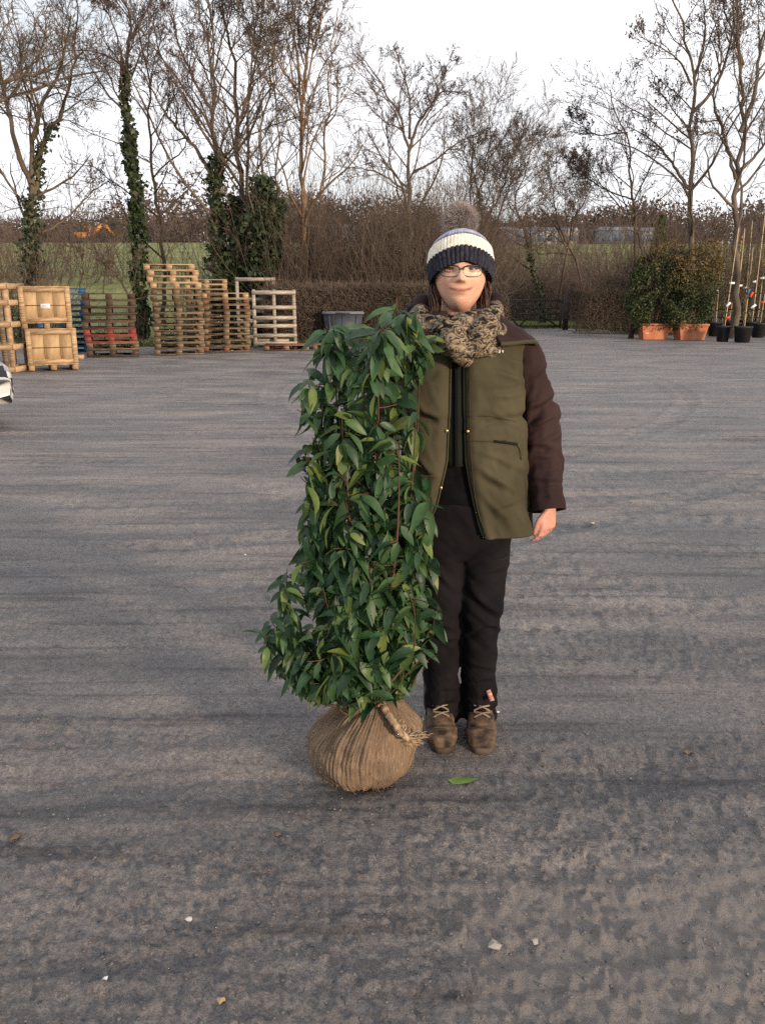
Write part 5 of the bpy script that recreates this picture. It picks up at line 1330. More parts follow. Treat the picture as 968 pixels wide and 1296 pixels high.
# far arm reaching behind the laurel to steady its stem
SHR, ELR, WRR = W(499, 518, .0), W(484, 585, .06), W(478, 612, -.06)
pieces.append(capsule(smoothline([SHR, ELR, WRR], 12), np.linspace(0.048, 0.026, 12)))
HIPL, KNL, ANL = W(533, 655, 0), W(533, 733, -.02), W(535, 812, .04)
HIPR, KNR, ANR = W(567, 655, 0), W(565, 733, -.03), W(564, 812, .04)
for a, b, c in ((HIPL, KNL, ANL), (HIPR, KNR, ANR)):
    pieces.append(capsule(smoothline([a, b, c], 14), np.linspace(0.060, 0.026, 14)))
    pieces.append(capsule([c, np.array([c[0], c[1] - .02, .06]), np.array([c[0], c[1] - .08, .045])], [0.026, 0.025, 0.022]))
def hand(wr, down, fwd, side, curl, s=1.0):
    """palm and five curled fingers; side points to the thumb"""
    down, fwd, side = unit(np.array(down, float)), unit(np.array(fwd, float)), unit(np.array(side, float))
    out = []; palm = []
    L = 0.085 * s
    for t, w_, d_ in ((-.1, .024, .019), (.15, .030, .017), (.5, .039, .014), (.85, .044, .0125), (1.0, .043, .011)):
        c = wr + down * L * t; q = np.arange(20) / 20 * 2 * math.pi
        palm.append(c + np.outer(np.sin(q) * w_ * s, side) + np.outer(np.cos(q) * d_ * s, fwd))
    out.append(loft(palm))
    for k, (off, ln, r) in enumerate(((.0345, .072, .0078), (.0120, .080, .0080), (-.0105, .074, .0077), (-.0325, .058, .0069))):
        p = wr + down * L * .9 + side * off * s; d = down.copy(); pts = [p - down * .02]
        pts.append(p); a = curl * (1 + .10 * k)
        for q in range(3):
            ang_ = a * (0.55 + .35 * q); d = unit(d * math.cos(ang_) + fwd * math.sin(ang_)); pts.append(pts[-1] + d * ln * s * (.44, .32, .26)[q])
        out.append(capsule(smoothline(pts, 10), np.linspace(r, r * .82, 10) * s, 10))
    p = wr + down * L * .22 + side * .022 * s
    pts = [p, p + side * .014 + down * .022 + fwd * .010, p + side * .014 + down * .050 + fwd * .020, p + side * .006 + down * .070 + fwd * .028]
    out.append(capsule(smoothline(pts, 9), np.linspace(.0135, .0095, 9) * s, 10))
    return out
hw = W(620.5, 644, -.06)
pieces += hand(hw, (-0.06, -0.10, -1), (-0.72, 0.45, 0.0), (-0.72, -0.62, 0), 0.55, 0.80)
pieces += hand(WRR, (-0.15, -0.8, 0.1), (0.3, -0.1, -.2), (0.1, 0, 1), 0.8)
V, F, Nn = remesh(pieces, 0.0046, 2)
def skin_material():
    m = bpy.data.materials.new('skin'); m.use_nodes = True
    n, l = m.node_tree.nodes, m.node_tree.links; b = n['Principled BSDF']
    at_ = n.new('ShaderNodeAttribute'); at_.attribute_name = 'tint'
    no = n.new('ShaderNodeTexNoise'); no.inputs['Scale'].default_value = 45; no.inputs['Detail'].default_value = 5
    tc = n.new('ShaderNodeTexCoord'); l.new(tc.outputs['Object'], no.inputs['Vector'])
    rp_ = n.new('ShaderNodeValToRGB'); rp_.color_ramp.elements[0].color = (0.80, 0.70, 0.67, 1); rp_.color_ramp.elements[1].color = (1.08, 1.08, 1.08, 1)
    l.new(no.outputs['Fac'], rp_.inputs['Fac'])
    mx = n.new('ShaderNodeMix'); mx.data_type = 'RGBA'; mx.blend_type = 'MULTIPLY'; mx.inputs[0].default_value = 1
    l.new(at_.outputs['Color'], mx.inputs[6]); l.new(rp_.outputs['Color'], mx.inputs[7]); l.new(mx.outputs[2], b.inputs['Base Color'])
    b.inputs['Roughness'].default_value = 0.5; b.inputs['Specular IOR Level'].default_value = 0.35
    b.inputs['Subsurface Weight'].default_value = 0.25; b.inputs['Subsurface Radius'].default_value = (0.010, 0.004, 0.002); b.inputs['Subsurface Scale'].default_value = 0.6
    bp = n.new('ShaderNodeBump'); bp.inputs['Strength'].default_value = 0.4; bp.inputs['Distance'].default_value = 0.002
    l.new(no.outputs['Fac'], bp.inputs['Height']); l.new(bp.outputs['Normal'], b.inputs['Normal'])
    return m
SKIN = skin_material()
body = part('body', V, F, SKIN, person, True)
q = V - HC; a = 0.06; q = np.stack([q[:, 0] * math.cos(a) - q[:, 1] * math.sin(a), q[:, 0] * math.sin(a) + q[:, 1] * math.cos(a), q[:, 2]], 1)
front = sstep(0.03, 0.06, -q[:, 1])
col = np.tile(np.array([0.72, 0.45, 0.34]), (len(V), 1))
handw = sstep(W(620, 632)[2] + .02, W(620, 632)[2] - .02, V[:, 2])[:, None]
col = col * (1 - handw) + np.array([0.56, 0.285, 0.225]) * handw
def paint(wt, c):
    global col
    col = col * (1 - wt[:, None]) + np.array(c) * wt[:, None]
ga = lambda cx, cz, sx, sz: np.exp(-((np.abs(q[:, 0]) - cx) / sx) ** 2 - ((q[:, 2] - cz) / sz) ** 2) * front
paint(np.clip(ga(.045, -.03, .022, .018) * .5, 0, 1), (0.70, 0.33, 0.25))
paint(np.clip(ga(0, -.018, .012, .012) * .4, 0, 1), (0.70, 0.34, 0.26))
mc = -0.0515 + 0.28 * np.clip(np.abs(q[:, 0]) - .008, 0, 1)
lip = np.exp(-((q[:, 2] - mc + .001) / np.maximum(.0075 - .12 * np.abs(q[:, 0]), .001)) ** 4) * sstep(.034, .026, np.abs(q[:, 0])) * front
paint(np.clip(ga(.0075, -.0285, .0035, .0026), 0, 1) * .85, (0.16, 0.06, 0.045))
paint(lip * .65, (0.46, 0.18, 0.145))
line = np.exp(-((q[:, 2] - mc) / .0022) ** 2) * sstep(.038, .030, np.abs(q[:, 0])) * front
paint(line * .75, (0.16, 0.05, 0.04))
brow = np.exp(-((q[:, 2] - .027 + 8 * (np.abs(q[:, 0]) - .03) ** 2) / .0045) ** 2) * np.exp(-((np.abs(q[:, 0]) - .031) / .019) ** 4) * front
paint(brow * .8, (0.06, 0.03, 0.02))
ca = body.data.attributes.new('tint', 'FLOAT_COLOR', 'POINT')
ca.data.foreach_set('color', np.concatenate([col, np.ones((len(V), 1))], 1).astype(np.float32).ravel())
def headp(x, y, z):
    a = -0.06; return HC + np.array([x * math.cos(a) - y * math.sin(a), x * math.sin(a) + y * math.cos(a), z])
def ball_mesh(c, r, k=16, sc=(1, 1, 1)):
    ph = np.linspace(0.05, math.pi - .05, k // 2 + 2)
    rings = [[c + r * np.array([math.sin(p) * math.sin(t) * sc[0], -math.sin(p) * math.cos(t) * sc[1], math.cos(p) * sc[2]]) for t in np.arange(k) / k * 2 * math.pi] for p in ph]
    return loft(rings[::-1])
for s in (-1, 1):
    e = part('eye', *ball_mesh(headp(s * .031, -.0785, .007), .0118, 20), mat('eye_white', (0.30, 0.25, 0.22), rough=0.3), person, True)
    part('iris', *ball_mesh(headp(s * .0305, -.0868, .0068), .0066, 14, (1, .6, 1)), mat('iris_dark', (0.05, 0.03, 0.018), rough=0.2), e, True)
    P = np.array([headp(s * .031 + .0135 * math.cos(t), -.0905 + .004 * abs(math.cos(t)) ** 2, .0068 + .0040 * math.sin(t)) for t in np.linspace(.05, math.pi - .05, 10)])
    part('lashes', *tubes([(P[None], np.full((1, 10), .0017))], 5), mat('lash_dark', (0.02, 0.012, 0.01)), e, True)
    P = np.array([headp(s * .031 + .0135 * math.cos(t), -.0900 + .004 * abs(math.cos(t)) ** 2, .0058 - .0036 * math.sin(t)) for t in np.linspace(.1, math.pi - .1, 10)])
    part('lower_lid', *tubes([(P[None], np.full((1, 10), .0022))], 5), mat('lid_skin', (0.45, 0.23, 0.17)), e, True)

# ---- glasses
gl = thing('spectacles', headp(0, -.105, .002), 'thin dark rimmed rectangular spectacles worn below the hat', 'glasses')
FR = mat('frame_dark', (0.02, 0.014, 0.014), rough=0.35)
LENS = bpy.data.materials.new('lens_glass'); LENS.use_nodes = True
_n, _l = LENS.node_tree.nodes, LENS.node_tree.links; _n.remove(_n['Principled BSDF'])
_t = _n.new('ShaderNodeBsdfTransparent'); _t.inputs['Color'].default_value = (0.93, 0.94, 0.94, 1); _g = _n.new('ShaderNodeBsdfGlossy'); _g.inputs['Roughness'].default_value = 0.35
_m = _n.new('ShaderNodeMixShader'); _m.inputs[0].default_value = 0.025; _l.new(_t.outputs[0], _m.inputs[1]); _l.new(_g.outputs[0], _m.inputs[2]); _l.new(_m.outputs[0], _n['Material Output'].inputs['Surface'])
def rim_pts(s, k=40, grow_=0.0):
    pts = []
    for t in np.arange(k) / k * 2 * math.pi:
        cx, sz = math.cos(t), math.sin(t); e = 0.55
        x = (.0265 + grow_) * np.sign(cx) * abs(cx) ** e; z = (.0150 + grow_) * np.sign(sz) * abs(sz) ** (.6 if sz > 0 else .75)
        X_ = s * .0320 + x; pts.append(headp(X_, -.1055 + 5.5 * X_ * X_, .0015 + z))
    return np.array(pts)
for s in (-1, 1):
    P = rim_pts(s); Pc = np.concatenate([P, P[:1]])
    zz = Pc[:, 2] - (HC[2] + .0015); R = np.where(zz > .006, .0021, .0011)
    rim = part('rim', *tubes([(Pc[None], R[None])], 6), FR, gl, True)
    k = len(P); cpt = P.mean(0)
    part('lens', np.concatenate([P, [cpt]]), np.array([[i, (i + 1) % k, k] for i in range(k)]), LENS, gl, True)
    tp = smoothline([P[0] if s > 0 else P[20], headp(s * .0685, -.078, .006), headp(s * .0775, -.02, .006)], 8)
    part('temple', *tubes([(tp[None], np.full((1, 8), .0016))], 6), FR, gl, True)
br_ = smoothline([headp(-.0065, -.107, .006), headp(0, -.110, .0085), headp(.0065, -.107, .006)], 7)
part('bridge', *tubes([(br_[None], np.full((1, 7), .0018))], 6), FR, gl, True)

# ---- bobble hat
HA = math.radians(25); HO = headp(0, 0.004, 0.029)
def hatp(t, h, r, dep=1.10):
    x, y, z = r * math.sin(t), -r * dep * math.cos(t), h - 0.012 * abs(math.sin(t)) * max(0, 1 - h / .1)
    return HO + np.array([x, y * math.cos(HA) + z * math.sin(HA), z * math.cos(HA) - y * math.sin(HA)])
HPROF = np.array([(-.046, .0885), (-.030, .093), (-.01, .0960), (.015, .0965), (.036, .0925), (.055, .082), (.071, .064), (.082, .042), (.088, .018), (.090, .003)])
def hat_band(name, h0, h1, m, par, rib, off=0.0, rows=18, k=240):
    rings = []
    for h in np.linspace(h0, h1, rows):
        r0 = np.interp(h, HPROF[:, 0], HPROF[:, 1]) + off
        rings.append([hatp(t, h, r0 + rib[0] * (abs(math.sin(t * rib[1] / 2)) ** 0.6 - .5) + .0012 * (vnoise(t * 9, h * 60, 3) - .5)) for t in np.arange(k) / k * 2 * math.pi])
    G = np.array(rings); V, F = loft(G)
    return part(name, V, F[0:1] if h1 < .089 else F[0:1] + F[2:3], m, par, True)
KN_D = mat('knit_dark', (0.014, 0.015, 0.024), (0.040, 0.040, 0.055), 90, 0.95, 0.7, 220, spec=0.1, bdist=0.004)
KN_W = mat('knit_white', (0.60, 0.55, 0.47), (0.78, 0.73, 0.64), 90, 0.95, 0.7, 220, spec=0.1, bdist=0.004)
KN_B = mat('knit_blue_grey', (0.24, 0.25, 0.32), (0.46, 0.47, 0.54), 90, 0.95, 0.7, 220, spec=0.1, bdist=0.004)
hat = thing('bobble_hat', HO, 'knitted bobble hat with navy, white and grey blue bands and grey fur pompom', 'hat')
hat_band('crown', .042, .090, KN_B, hat, (.0018, 60))
hat_band('grey_stripe', .036, .046, mat('knit_slate', (0.10, 0.11, 0.16), (0.22, 0.23, 0.30), 90, 0.95, 0.7, 220, spec=0.1, bdist=0.004), hat, (.0016, 60), .0008, 6)
hat_band('white_band', -.002, .037, KN_W, hat, (.0016, 60), .0012)
hat_band('ribbed_band', -.046, .000, KN_D, hat, (.0052, 46), .0020, 22, 368)
hat_band('inner_band', -.045, -.004, KN_D, hat, (.0, 46), -.006)
PC = hatp(0, .132, 0); rgp = np.random.default_rng(33)
pom = part('pompom', *ball_mesh(PC, .036, 24), mat('fur_core', (0.10, 0.085, 0.085), (0.2, 0.17, 0.165), 60, 0.95), hat, True)
n = 7500; d = unit(rgp.normal(size=(n, 3))); L = rgp.uniform(.014, .028, n)[:, None]
s0 = PC + d * .030; s1 = s0 + d * L * .6 + rgp.normal(size=(n, 3)) * .003; s2 = s0 + d * L + rgp.normal(size=(n, 3)) * .006 + np.array([0, 0, -.002])
V, F = tubes([(np.stack([s0, s1, s2], 1), np.tile([.0006, .0004, .00015], (n, 1)))], 3)
part('fur', V, F, mat('fur_grey', (0.22, 0.18, 0.175), (0.46, 0.40, 0.385), 45, 0.9), pom, kind='stuff')

# ---- hair hanging at both sides
rgp = np.random.default_rng(34); hp, hr = [], []
for s, path in ((-1, [headp(-.070, .01, -.005), headp(-.078, -.005, -.045), headp(-.074, -.02, -.09), headp(-.080, -.05, -.13), headp(-.108, -.125, -.185)]),
                (1, [headp(.071, .012, -.005), headp(.079, -.005, -.045), headp(.073, -.02, -.09), headp(.070, -.03, -.13), headp(.075, -.03, -.16)])):
    base = smoothline(path, 14)
    for _ in range(60):
        o2 = rgp.normal(size=3) * np.array([.0055, .010, .006]); ph = rgp.uniform(0, 6.28)
        tw = np.stack([np.cos(np.linspace(0, 9, 14) + ph), np.sin(np.linspace(0, 9, 14) + ph), 0 * np.linspace(0, 1, 14)], 1) * .0055
        hp.append(base + o2 * np.linspace(1, .7, 14)[:, None] + tw); hr.append(np.linspace(.0022, .0008, 14))
V, F = tubes([(np.array(hp), np.array(hr))], 4); part('hair', V, F, mat('hair_brown', (0.022, 0.011, 0.008), (0.070, 0.032, 0.020), 40, 0.5), person, True, kind='stuff')

# ---- trousers
LEGP = {}
tp = []
wz = W(550, 625)[2]
hipc = W(550, 650)
tp.append(loft([ell((hipc[0], BY, z), a, b, 40, .9) for z, a, b in ((hipc[2] - .13, .125, .085), (hipc[2] - .08, .150, .105), (hipc[2] - .03, .168, .116), (hipc[2] + .05, .172, .118), (hipc[2] + .10, .140, .09))]))
def leg(pts, rad):
    P = smoothline(np.concatenate([np.array([p for p in pts]), np.array(rad)[:, None]], 1), 40)
    rings = [ell((p[0], p[1], p[2]), p[3], p[3] * 1.1, 32, .92) for p in P]
    return loft(rings)
bootz = 0.095
LL = [W(531, 650), W(532, 690, -.005), W(532.5, 735, -.015), W(532, 780, .03), W(533, 815, .055)]
LR = [W(568, 650), W(566, 690, -.01), W(564.5, 735, -.025), W(562.5, 780, .03), W(563.5, 815, .055)]
tp.append(leg(LL, (.095, .080, .065, .0575, .062))); tp.append(leg(LR, (.095, .082, .066, .0575, .062)))
V, F, Nn = remesh(tp, 0.006, 4)
h = V[:, 2]; th = np.arctan2(V[:, 0] - np.where(V[:, 0] < hipc[0], LL[2][0], LR[2][0]), -(V[:, 1] - BY))
knee = np.exp(-((h - 0.46) / .10) ** 2); ank = sstep(.30, .12, h); hipw = np.exp(-((h - .72) / .12) ** 2)
diag = h + 0.05 * np.sin(th) + 0.03 * fbm(V[:, 0] * 12, h * 5, 8, 2)
wr = (fbm(diag * 22, th * 0.9, 90, 3) - .5) * (.008 + .014 * knee + .012 * ank) + (fbm(V[:, 0] * 10 + h * 8, h * 5, 91, 3) - .5) * (.012 * hipw + .008)
wr = wr + ridges(V, Nn, [(555, 712, 582, 733, .010, 3.0), (552, 745, 579, 738, .009, 2.6), (556, 728, 581, 745, .007, 2.2), (560, 702, 590, 688, .006, 2.2), (553, 690, 575, 676, .006, 2.5),
    (523, 688, 544, 712, .008, 2.8), (522, 735, 545, 742, .008, 2.6), (524, 748, 546, 752, .006, 2.2), (550, 800, 577, 794, .008, 2.4), (550, 810, 576, 806, .007, 2.0), (551, 786, 575, 783, .006, 2.2),
    (520, 806, 546, 800, .008, 2.4), (521, 795, 545, 789, .006, 2.2), (549, 768, 574, 776, .005, 2.2)])
V = V + Nn * wr[:, None]
TROU = mat('trouser_cloth', (0.0058, 0.0056, 0.0074), (0.0118, 0.0102, 0.0122), 9, 0.9, 0.25, 300, spec=0.08, bdist=0.002)
trousers = part('trousers', V, F, TROU, person, True)
def on_leg(px, py): return W(px, py, -.09)
# crotch seam, pocket edge and knee seam
for pts in ([on_leg(590, 683), on_leg(576, 690), on_leg(563, 702)],):
    P = smoothline(pts, 8); V_, F_ = tubes([(P[None], np.full((1, 8), .0012))], 4); part('pocket_seam', V_, F_, mat('seam_dark', (0.05, 0.035, 0.03)), trousers)
c = W(571.5, 798, -.035); V_, F_ = bar(c + [-.006, 0, .02], c + [.008, 0, -.018], .016, .004, (0, 1, 0)); part('cuff_tab', V_, F_, mat('tab_red_white', (0.6, 0.45, 0.35), (0.35, 0.06, 0.04), 130, 0.8), trousers)

# ---- boots
LEATH = mat('boot_leather', (0.022, 0.015, 0.011), (0.155, 0.098, 0.060), 26, 0.65, 0.4, 60, spec=0.3, bdist=0.004)
SOLE = mat('boot_sole', (0.035, 0.026, 0.02), (0.10, 0.075, 0.055), 20, 0.85)
LACE = mat('boot_lace', (0.16, 0.12, 0.08), (0.30, 0.23, 0.16), 60, 0.8)
def boot(px, py, rz):
    toe = gnd(px, py); Rz = np.array([[math.cos(rz), -math.sin(rz), 0], [math.sin(rz), math.cos(rz), 0], [0, 0, 1]])
    base = np.array([toe[0], toe[1], 0.004])
    def loc(p): return np.asarray(p, float) @ Rz.T + base
    def ringb(y, w, z0, z1, k=28, p=.75):
        t = np.arange(k) / k * 2 * math.pi; s, c = np.sin(t), np.cos(t)
        return loc(np.stack([w * np.sign(s) * np.abs(s) ** p, np.full(k, y), (z0 + z1) / 2 + (z1 - z0) / 2 * np.sign(c) * np.abs(c) ** p], 1))
    st = [(.000, .018, .022, .040), (.006, .034, .014, .054), (.025, .046, .010, .066), (.06, .051, .010, .074), (.10, .049, .010, .090), (.14, .043, .010, .115), (.19, .040, .010, .15), (.24, .041, .010, .15), (.27, .036, .012, .13), (.282, .018, .03, .10)]
    pcs = [loft([ringb(*s) for s in st])]
    sh = [loc([0, .215, z]) for z in (.07, .12, .16, .20)]
    pcs.append(capsule(sh, [.046, .046, .047, .050], 20))
    V, F, N_ = remesh(pcs, 0.005, 3)
    V = V + N_ * ((fbm(V[:, 0] * 40 + V[:, 1] * 20, V[:, 1] * 60 + V[:, 2] * 70, 5, 4) - .5) * .009)[:, None]
    b = part('boot', V, F, LEATH, person, True)
    so = []
    for z, g in ((.0, -.003), (.022, .001)):
        k = 44; t = np.arange(k) / k * 2 * math.pi; y = .14 - .142 * np.cos(t) * (1 + g * 4); w = (.052 - .010 * sstep(.08, .2, y)) * np.abs(np.sin(t)) ** .55 * np.sign(np.sin(t))
        so.append(loc(np.stack([w * (1 + g * 10), y, np.full(k, z)], 1)))
    part('sole', *loft(so), SOLE, b, False)
    cap_ = smoothline([loc([-.050, .078, .030]), loc([-.036, .052, .066]), loc([0, .044, .074]), loc([.036, .052, .066]), loc([.050, .078, .030])], 16)
    V, F = tubes([(cap_[None], np.full((1, 16), .0022))], 5); part('toe_seam', V, F, SOLE, b, True)
    lp = []
    for k in range(6):
        y = .082 + k * .019; z = .096 + k * .0145
        for s in (-1, 1): lp.append(smoothline([loc([-s * .026, y, z - .004]), loc([0, y + .002, z + .009]), loc([s * .026, y + .014, z + .008])], 6))
    for s in (-1, 1): lp.append(smoothline([loc([0, .165, .16]), loc([s * .018, .15, .165]), loc([s * .03, .145, .14]), loc([s * .012, .142, .13])], 6))
    V, F = tubes([(np.array(lp), np.full((len(lp), 6), .0030))], 5); part('laces', V, F, LACE, b, True)
    tg = np.array([ringb(y, .024, z0 - .012, z0, 16, .8) for y, z0 in ((.08, .083), (.12, .108), (.16, .138), (.18, .165))]); part('tongue', *loft(tg), mat('boot_tongue', (0.05, 0.035, 0.025)), b, True)
boot(534.5, 846.5, 0.07); boot(565.5, 847, -0.06)

# ---- jacket
JZ = lambda py: W(547, py, -.10)[2]
JR = np.array([  # z, centre x, half width, half depth
    (JZ(672), W(556, 672)[0], .204, .148), (JZ(640), W(553, 640)[0], .198, .146), (JZ(600), W(549.5, 600)[0], .189, .138), (JZ(565), W(548, 565)[0], .194, .138),
    (JZ(535), W(547, 535)[0], .200, .134), (JZ(512), W(547, 512)[0], .200, .120), (JZ(502), W(547, 502)[0], .170, .110), (JZ(494), W(547, 494)[0], .125, .100), (JZ(484), W(547, 484)[0], .088, .090)])
JR = JR[np.argsort(JR[:, 0])]
def jring(z): return [np.interp(z, JR[:, 0], JR[:, c]) for c in (1, 2, 3)]
def jpos(th, z, off=0.0):
    cx, a, b = jring(z); a += off; b += off; s, c = np.sin(th), np.cos(th)
    return np.stack([cx + a * np.sign(s) * np.abs(s) ** .9, BY - b * np.sign(c) * np.abs(c) ** .9, z + 0 * th], -1)
def thick(G, t):
    """closed shell of thickness t (inward) from a grid of points"""
    n, k, _ = G.shape
    N = unit(np.cross(np.gradient(G, axis=1), np.gradient(G, axis=0)))
    ref = G.reshape(-1, 3).mean(0)
    if ((G - ref) * N).sum() < 0: N = -N
    I = G - N * t; V = np.concatenate([G.reshape(-1, 3), I.reshape(-1, 3)]); o = n * k
    i, j = np.meshgrid(np.arange(n - 1), np.arange(k - 1), indexing='ij'); i = i.ravel(); j = j.ravel()
    A = np.stack([i * k + j, i * k + j + 1, (i + 1) * k + j + 1, (i + 1) * k + j], -1)
    e = []
    bd = [(0, q) for q in range(k)] + [(p, k - 1) for p in range(1, n)] + [(n - 1, q) for q in range(k - 2, -1, -1)] + [(p, 0) for p in range(n - 2, 0, -1)]
    ids = [p * k + q for p, q in bd]
    for x in range(len(ids)): a_, b_ = ids[x], ids[(x + 1) % len(ids)]; e.append([a_, a_ + o, b_ + o, b_])
    return V, np.concatenate([A, A[:, ::-1] + o, np.array(e)]), N
zt, zb_ = JZ(486), JZ(668)
def edge_theta(X, z):
    cx, a, b = jring(z); u = np.clip((X - cx) / a, -1, 1); return np.sign(u) * np.arcsin(np.abs(u) ** (1 / .9))
eyR = [(668, 566), (655, 561.5), (630, 556), (605, 552), (560, 550.5), (500, 550.5), (486, 551)]
eyL = [(668, 516), (655, 523), (640, 529), (605, 537), (560, 539.5), (500, 540.5), (486, 540.5)]
def ex_(tab, z):
    zs = np.array([JZ(y) for y, x in tab]); xs = np.array([W(x, y, -.13)[0] for y, x in tab]); o = np.argsort(zs); return np.interp(z, zs[o], xs[o])
nz_, nt = 120, 200
zs = np.linspace(zb_, zt, nz_); G = np.zeros((nz_, nt, 3)); TH = np.zeros((nz_, nt))
for i, z in enumerate(zs):
    t0_, t1_ = edge_theta(ex_(eyR, z), z), 2 * math.pi + edge_theta(ex_(eyL, z), z)
    t = np.linspace(t0_, t1_, nt); TH[i] = t
    hem = np.where(True, z - 0.022 * sstep(1.0, 0.0, (z - zb_) / .12) * np.cos(t * .5) ** 2 * 0, z)
    P = jpos(t, z)
    dR = np.linspace(0, 1, nt); arc = (t1_ - t0_) * .17
    P[:, 1] += .022 * np.clip(1 - (1 - dR) * arc / .035, 0, 1) ** 2 + .020 * np.clip(1 - dR * arc / .022, 0, 1) ** 2
    G[i] = P
N0 = unit(np.cross(np.gradient(G, axis=1), np.gradient(G, axis=0)))
if ((G - G.reshape(-1, 3).mean(0)) * N0).sum() < 0: N0 = -N0
ZZ = G[:, :, 2]
fold = (fbm(TH * 2.2 + ZZ * 3.5, ZZ * 5 + TH * .6, 70, 4) - .5) * .034 + .012 * (.5 - 2 * np.abs(fbm(TH * 1.6 + ZZ * 6.5, ZZ * 7 - TH * 1.5, 171, 3) - .5))
sag = (fbm(TH * 1.1 + ZZ * 9, ZZ * 15 - TH * 1.3, 72, 3) - .5) * .046 * np.exp(-((ZZ - JZ(590)) / .12) ** 2)
drape = .012 * np.sin(TH * 6 + 2.0 * ZZ * 6) * sstep(JZ(600), JZ(665), ZZ)
waist = -.012 * np.exp(-((ZZ - JZ(572)) / .012) ** 2)
armp = (fbm(ZZ * 16 + TH * 3, TH * 2, 75, 3) - .5) * .030 * np.exp(-((ZZ - JZ(525)) / .05) ** 2) * np.exp(-((TH - 1.2) / .5) ** 2)
keepE = sstep(0, .05, np.linspace(0, 1, nt))[None] * sstep(0, .05, 1 - np.linspace(0, 1, nt))[None] * .85 + .15
rl = ridges(G.reshape(-1, 3), N0.reshape(-1, 3), [(563, 612, 592, 632, .010, 3.0), (561, 630, 584, 652, .009, 3.2), (566, 600, 598, 612, .006, 2.6), (572, 648, 598, 634, .006, 2.4), (558, 577, 578, 571, .009, 2.4),
    (574, 566, 592, 577, .006, 2.2), (598, 540, 574, 534, .009, 2.8), (597, 550, 572, 555, .007, 2.6), (596, 528, 580, 518, .008, 2.6), (560, 540, 563, 565, .005, 2.6), (596, 600, 600, 640, .006, 2.6),
    (512, 560, 532, 574, .008, 2.8), (510, 600, 530, 620, .008, 3.0), (512, 536, 530, 530, .007, 2.6), (514, 640, 528, 628, .006, 2.6)]).reshape(nz_, nt)
G = G + N0 * ((0.7 * fold + 0.5 * sag + drape + waist + armp + rl) * keepE)[:, :, None]
JG, JTH = G, TH
V, F, Nj = thick(G, .005)
OLIVE = mat('jacket_olive', (0.043, 0.039, 0.024), (0.067, 0.059, 0.037), 5, 0.85, 0.3, 260, spec=0.1, bdist=0.002)
BROWN = mat('jacket_brown', (0.020, 0.0112, 0.0120), (0.037, 0.0205, 0.0205), 5, 0.8, 0.3, 260, spec=0.12, bdist=0.002)
LINING = mat('jacket_lining', (0.010, 0.012, 0.010), (0.016, 0.018, 0.015), 9, 0.9, spec=0.05)
jacket = part('jacket', V, F, OLIVE, person, True)
def jsurf(X, py, off=.004):
    """point on the jacket front nearest image column X (world x) at pixel row py"""
    z = JZ(py); i = int(np.clip(np.interp(z, zs, np.arange(nz_)), 0, nz_ - 1)); row = JG[i]; fr = row[:, 1] < BY
    k = np.argmin(np.where(fr, np.abs(row[:, 0] - X), 9)); return row[k] + np.array([0, -1, 0]) * off
# dark inner layer seen in the opening
inner = loft([ell((jring(z)[0], BY + .004, z), jring(z)[1] - .030, jring(z)[2] - .024, 48, .9) for z in np.linspace(JZ(648), JZ(488), 20)])
part('jumper', *inner, mat('jumper_black', (0.0045, 0.0045, 0.0055), (0.008, 0.008, 0.0095), 30, 0.95, spec=0.03), person, True)
zp = np.array([[W(543.5 + dx, py, 0)[0] * (BY - .115) / BY, BY - jring(JZ(py))[2] + .014, JZ(py)] for py in np.linspace(490, 610, 24) for dx in (0,)])
V, F = tubes([(zp[None], np.full((1, 24), .0065))], 6); zipp = part('zip', V, F, mat('zip_black', (0.006, 0.006, 0.007), rough=.8, spec=.05), jacket, True)
pl = []
for k_ in range(24):
    p = zp[k_]; pl.append([p + [-.03, .010, 0], p + [-.010, .003, 0], p + [.010, .003, 0], p + [.03, .010, 0]])
Gp = np.array(pl); Vp, Fp, _ = thick(Gp, .004); part('zip_placket', Vp, Fp, LINING, jacket, True)
V, F = box(zp[3] + [0, -.009, 0], (.006, .003, .03)); part('zip_pull', V, F, mat('brass', (0.55, 0.38, 0.16), rough=.3, metal=.8), zipp)
# edge piping of both front edges
for side in (0, -1):
    P = JG[2:-4, side] + np.array([0, -.004, 0]); V, F = tubes([(P[None], np.full((1, len(P)), .0032))], 6); part('edge_piping', V, F, OLIVE if side else LINING, jacket, True)
# brass snaps
for (px, py) in ((537.8, 580), (552, 579.5), (533, 627)):
    X = W(px, py, -.13)[0]; c = jsurf(X + (.004 if px > 545 else -.006), py, .006); part('snap', *ball_mesh(c, .0052, 12, (1, .6, 1)), MATS['brass'], jacket, True)
# pocket welt line, pocket mouth and seams on the olive front
def jline(pts, r, m, name, off=.003):
    P = smoothline([jsurf(W(x, y, -.12)[0], y, off) for x, y in pts], 20)
    P = np.array([jsurf(p[0], 0, off) * 0 + p for p in P]); V, F = tubes([(P[None], np.full((1, 20), r))], 5); return part(name, V, F, m, jacket, True)
SEAM = mat('jacket_seam', (0.04, 0.03, 0.014))
jline([(556, 587), (566, 587), (576, 587.5), (585, 588)], .0016, SEAM, 'pocket_seam')
jline([(575, 587.5), (582, 589), (590, 590.5), (595, 592)], .0042, LINING, 'pocket_mouth')
jline([(594, 591), (598, 598), (599, 606)], .0016, SEAM, 'pocket_seam')
jline([(556, 568), (570, 568.5), (584, 571), (594, 574)], .0015, SEAM, 'waist_seam')
jline([(554.5, 520), (554.5, 560), (556, 600), (561, 640), (568, 664)], .0013, SEAM, 'front_seam')
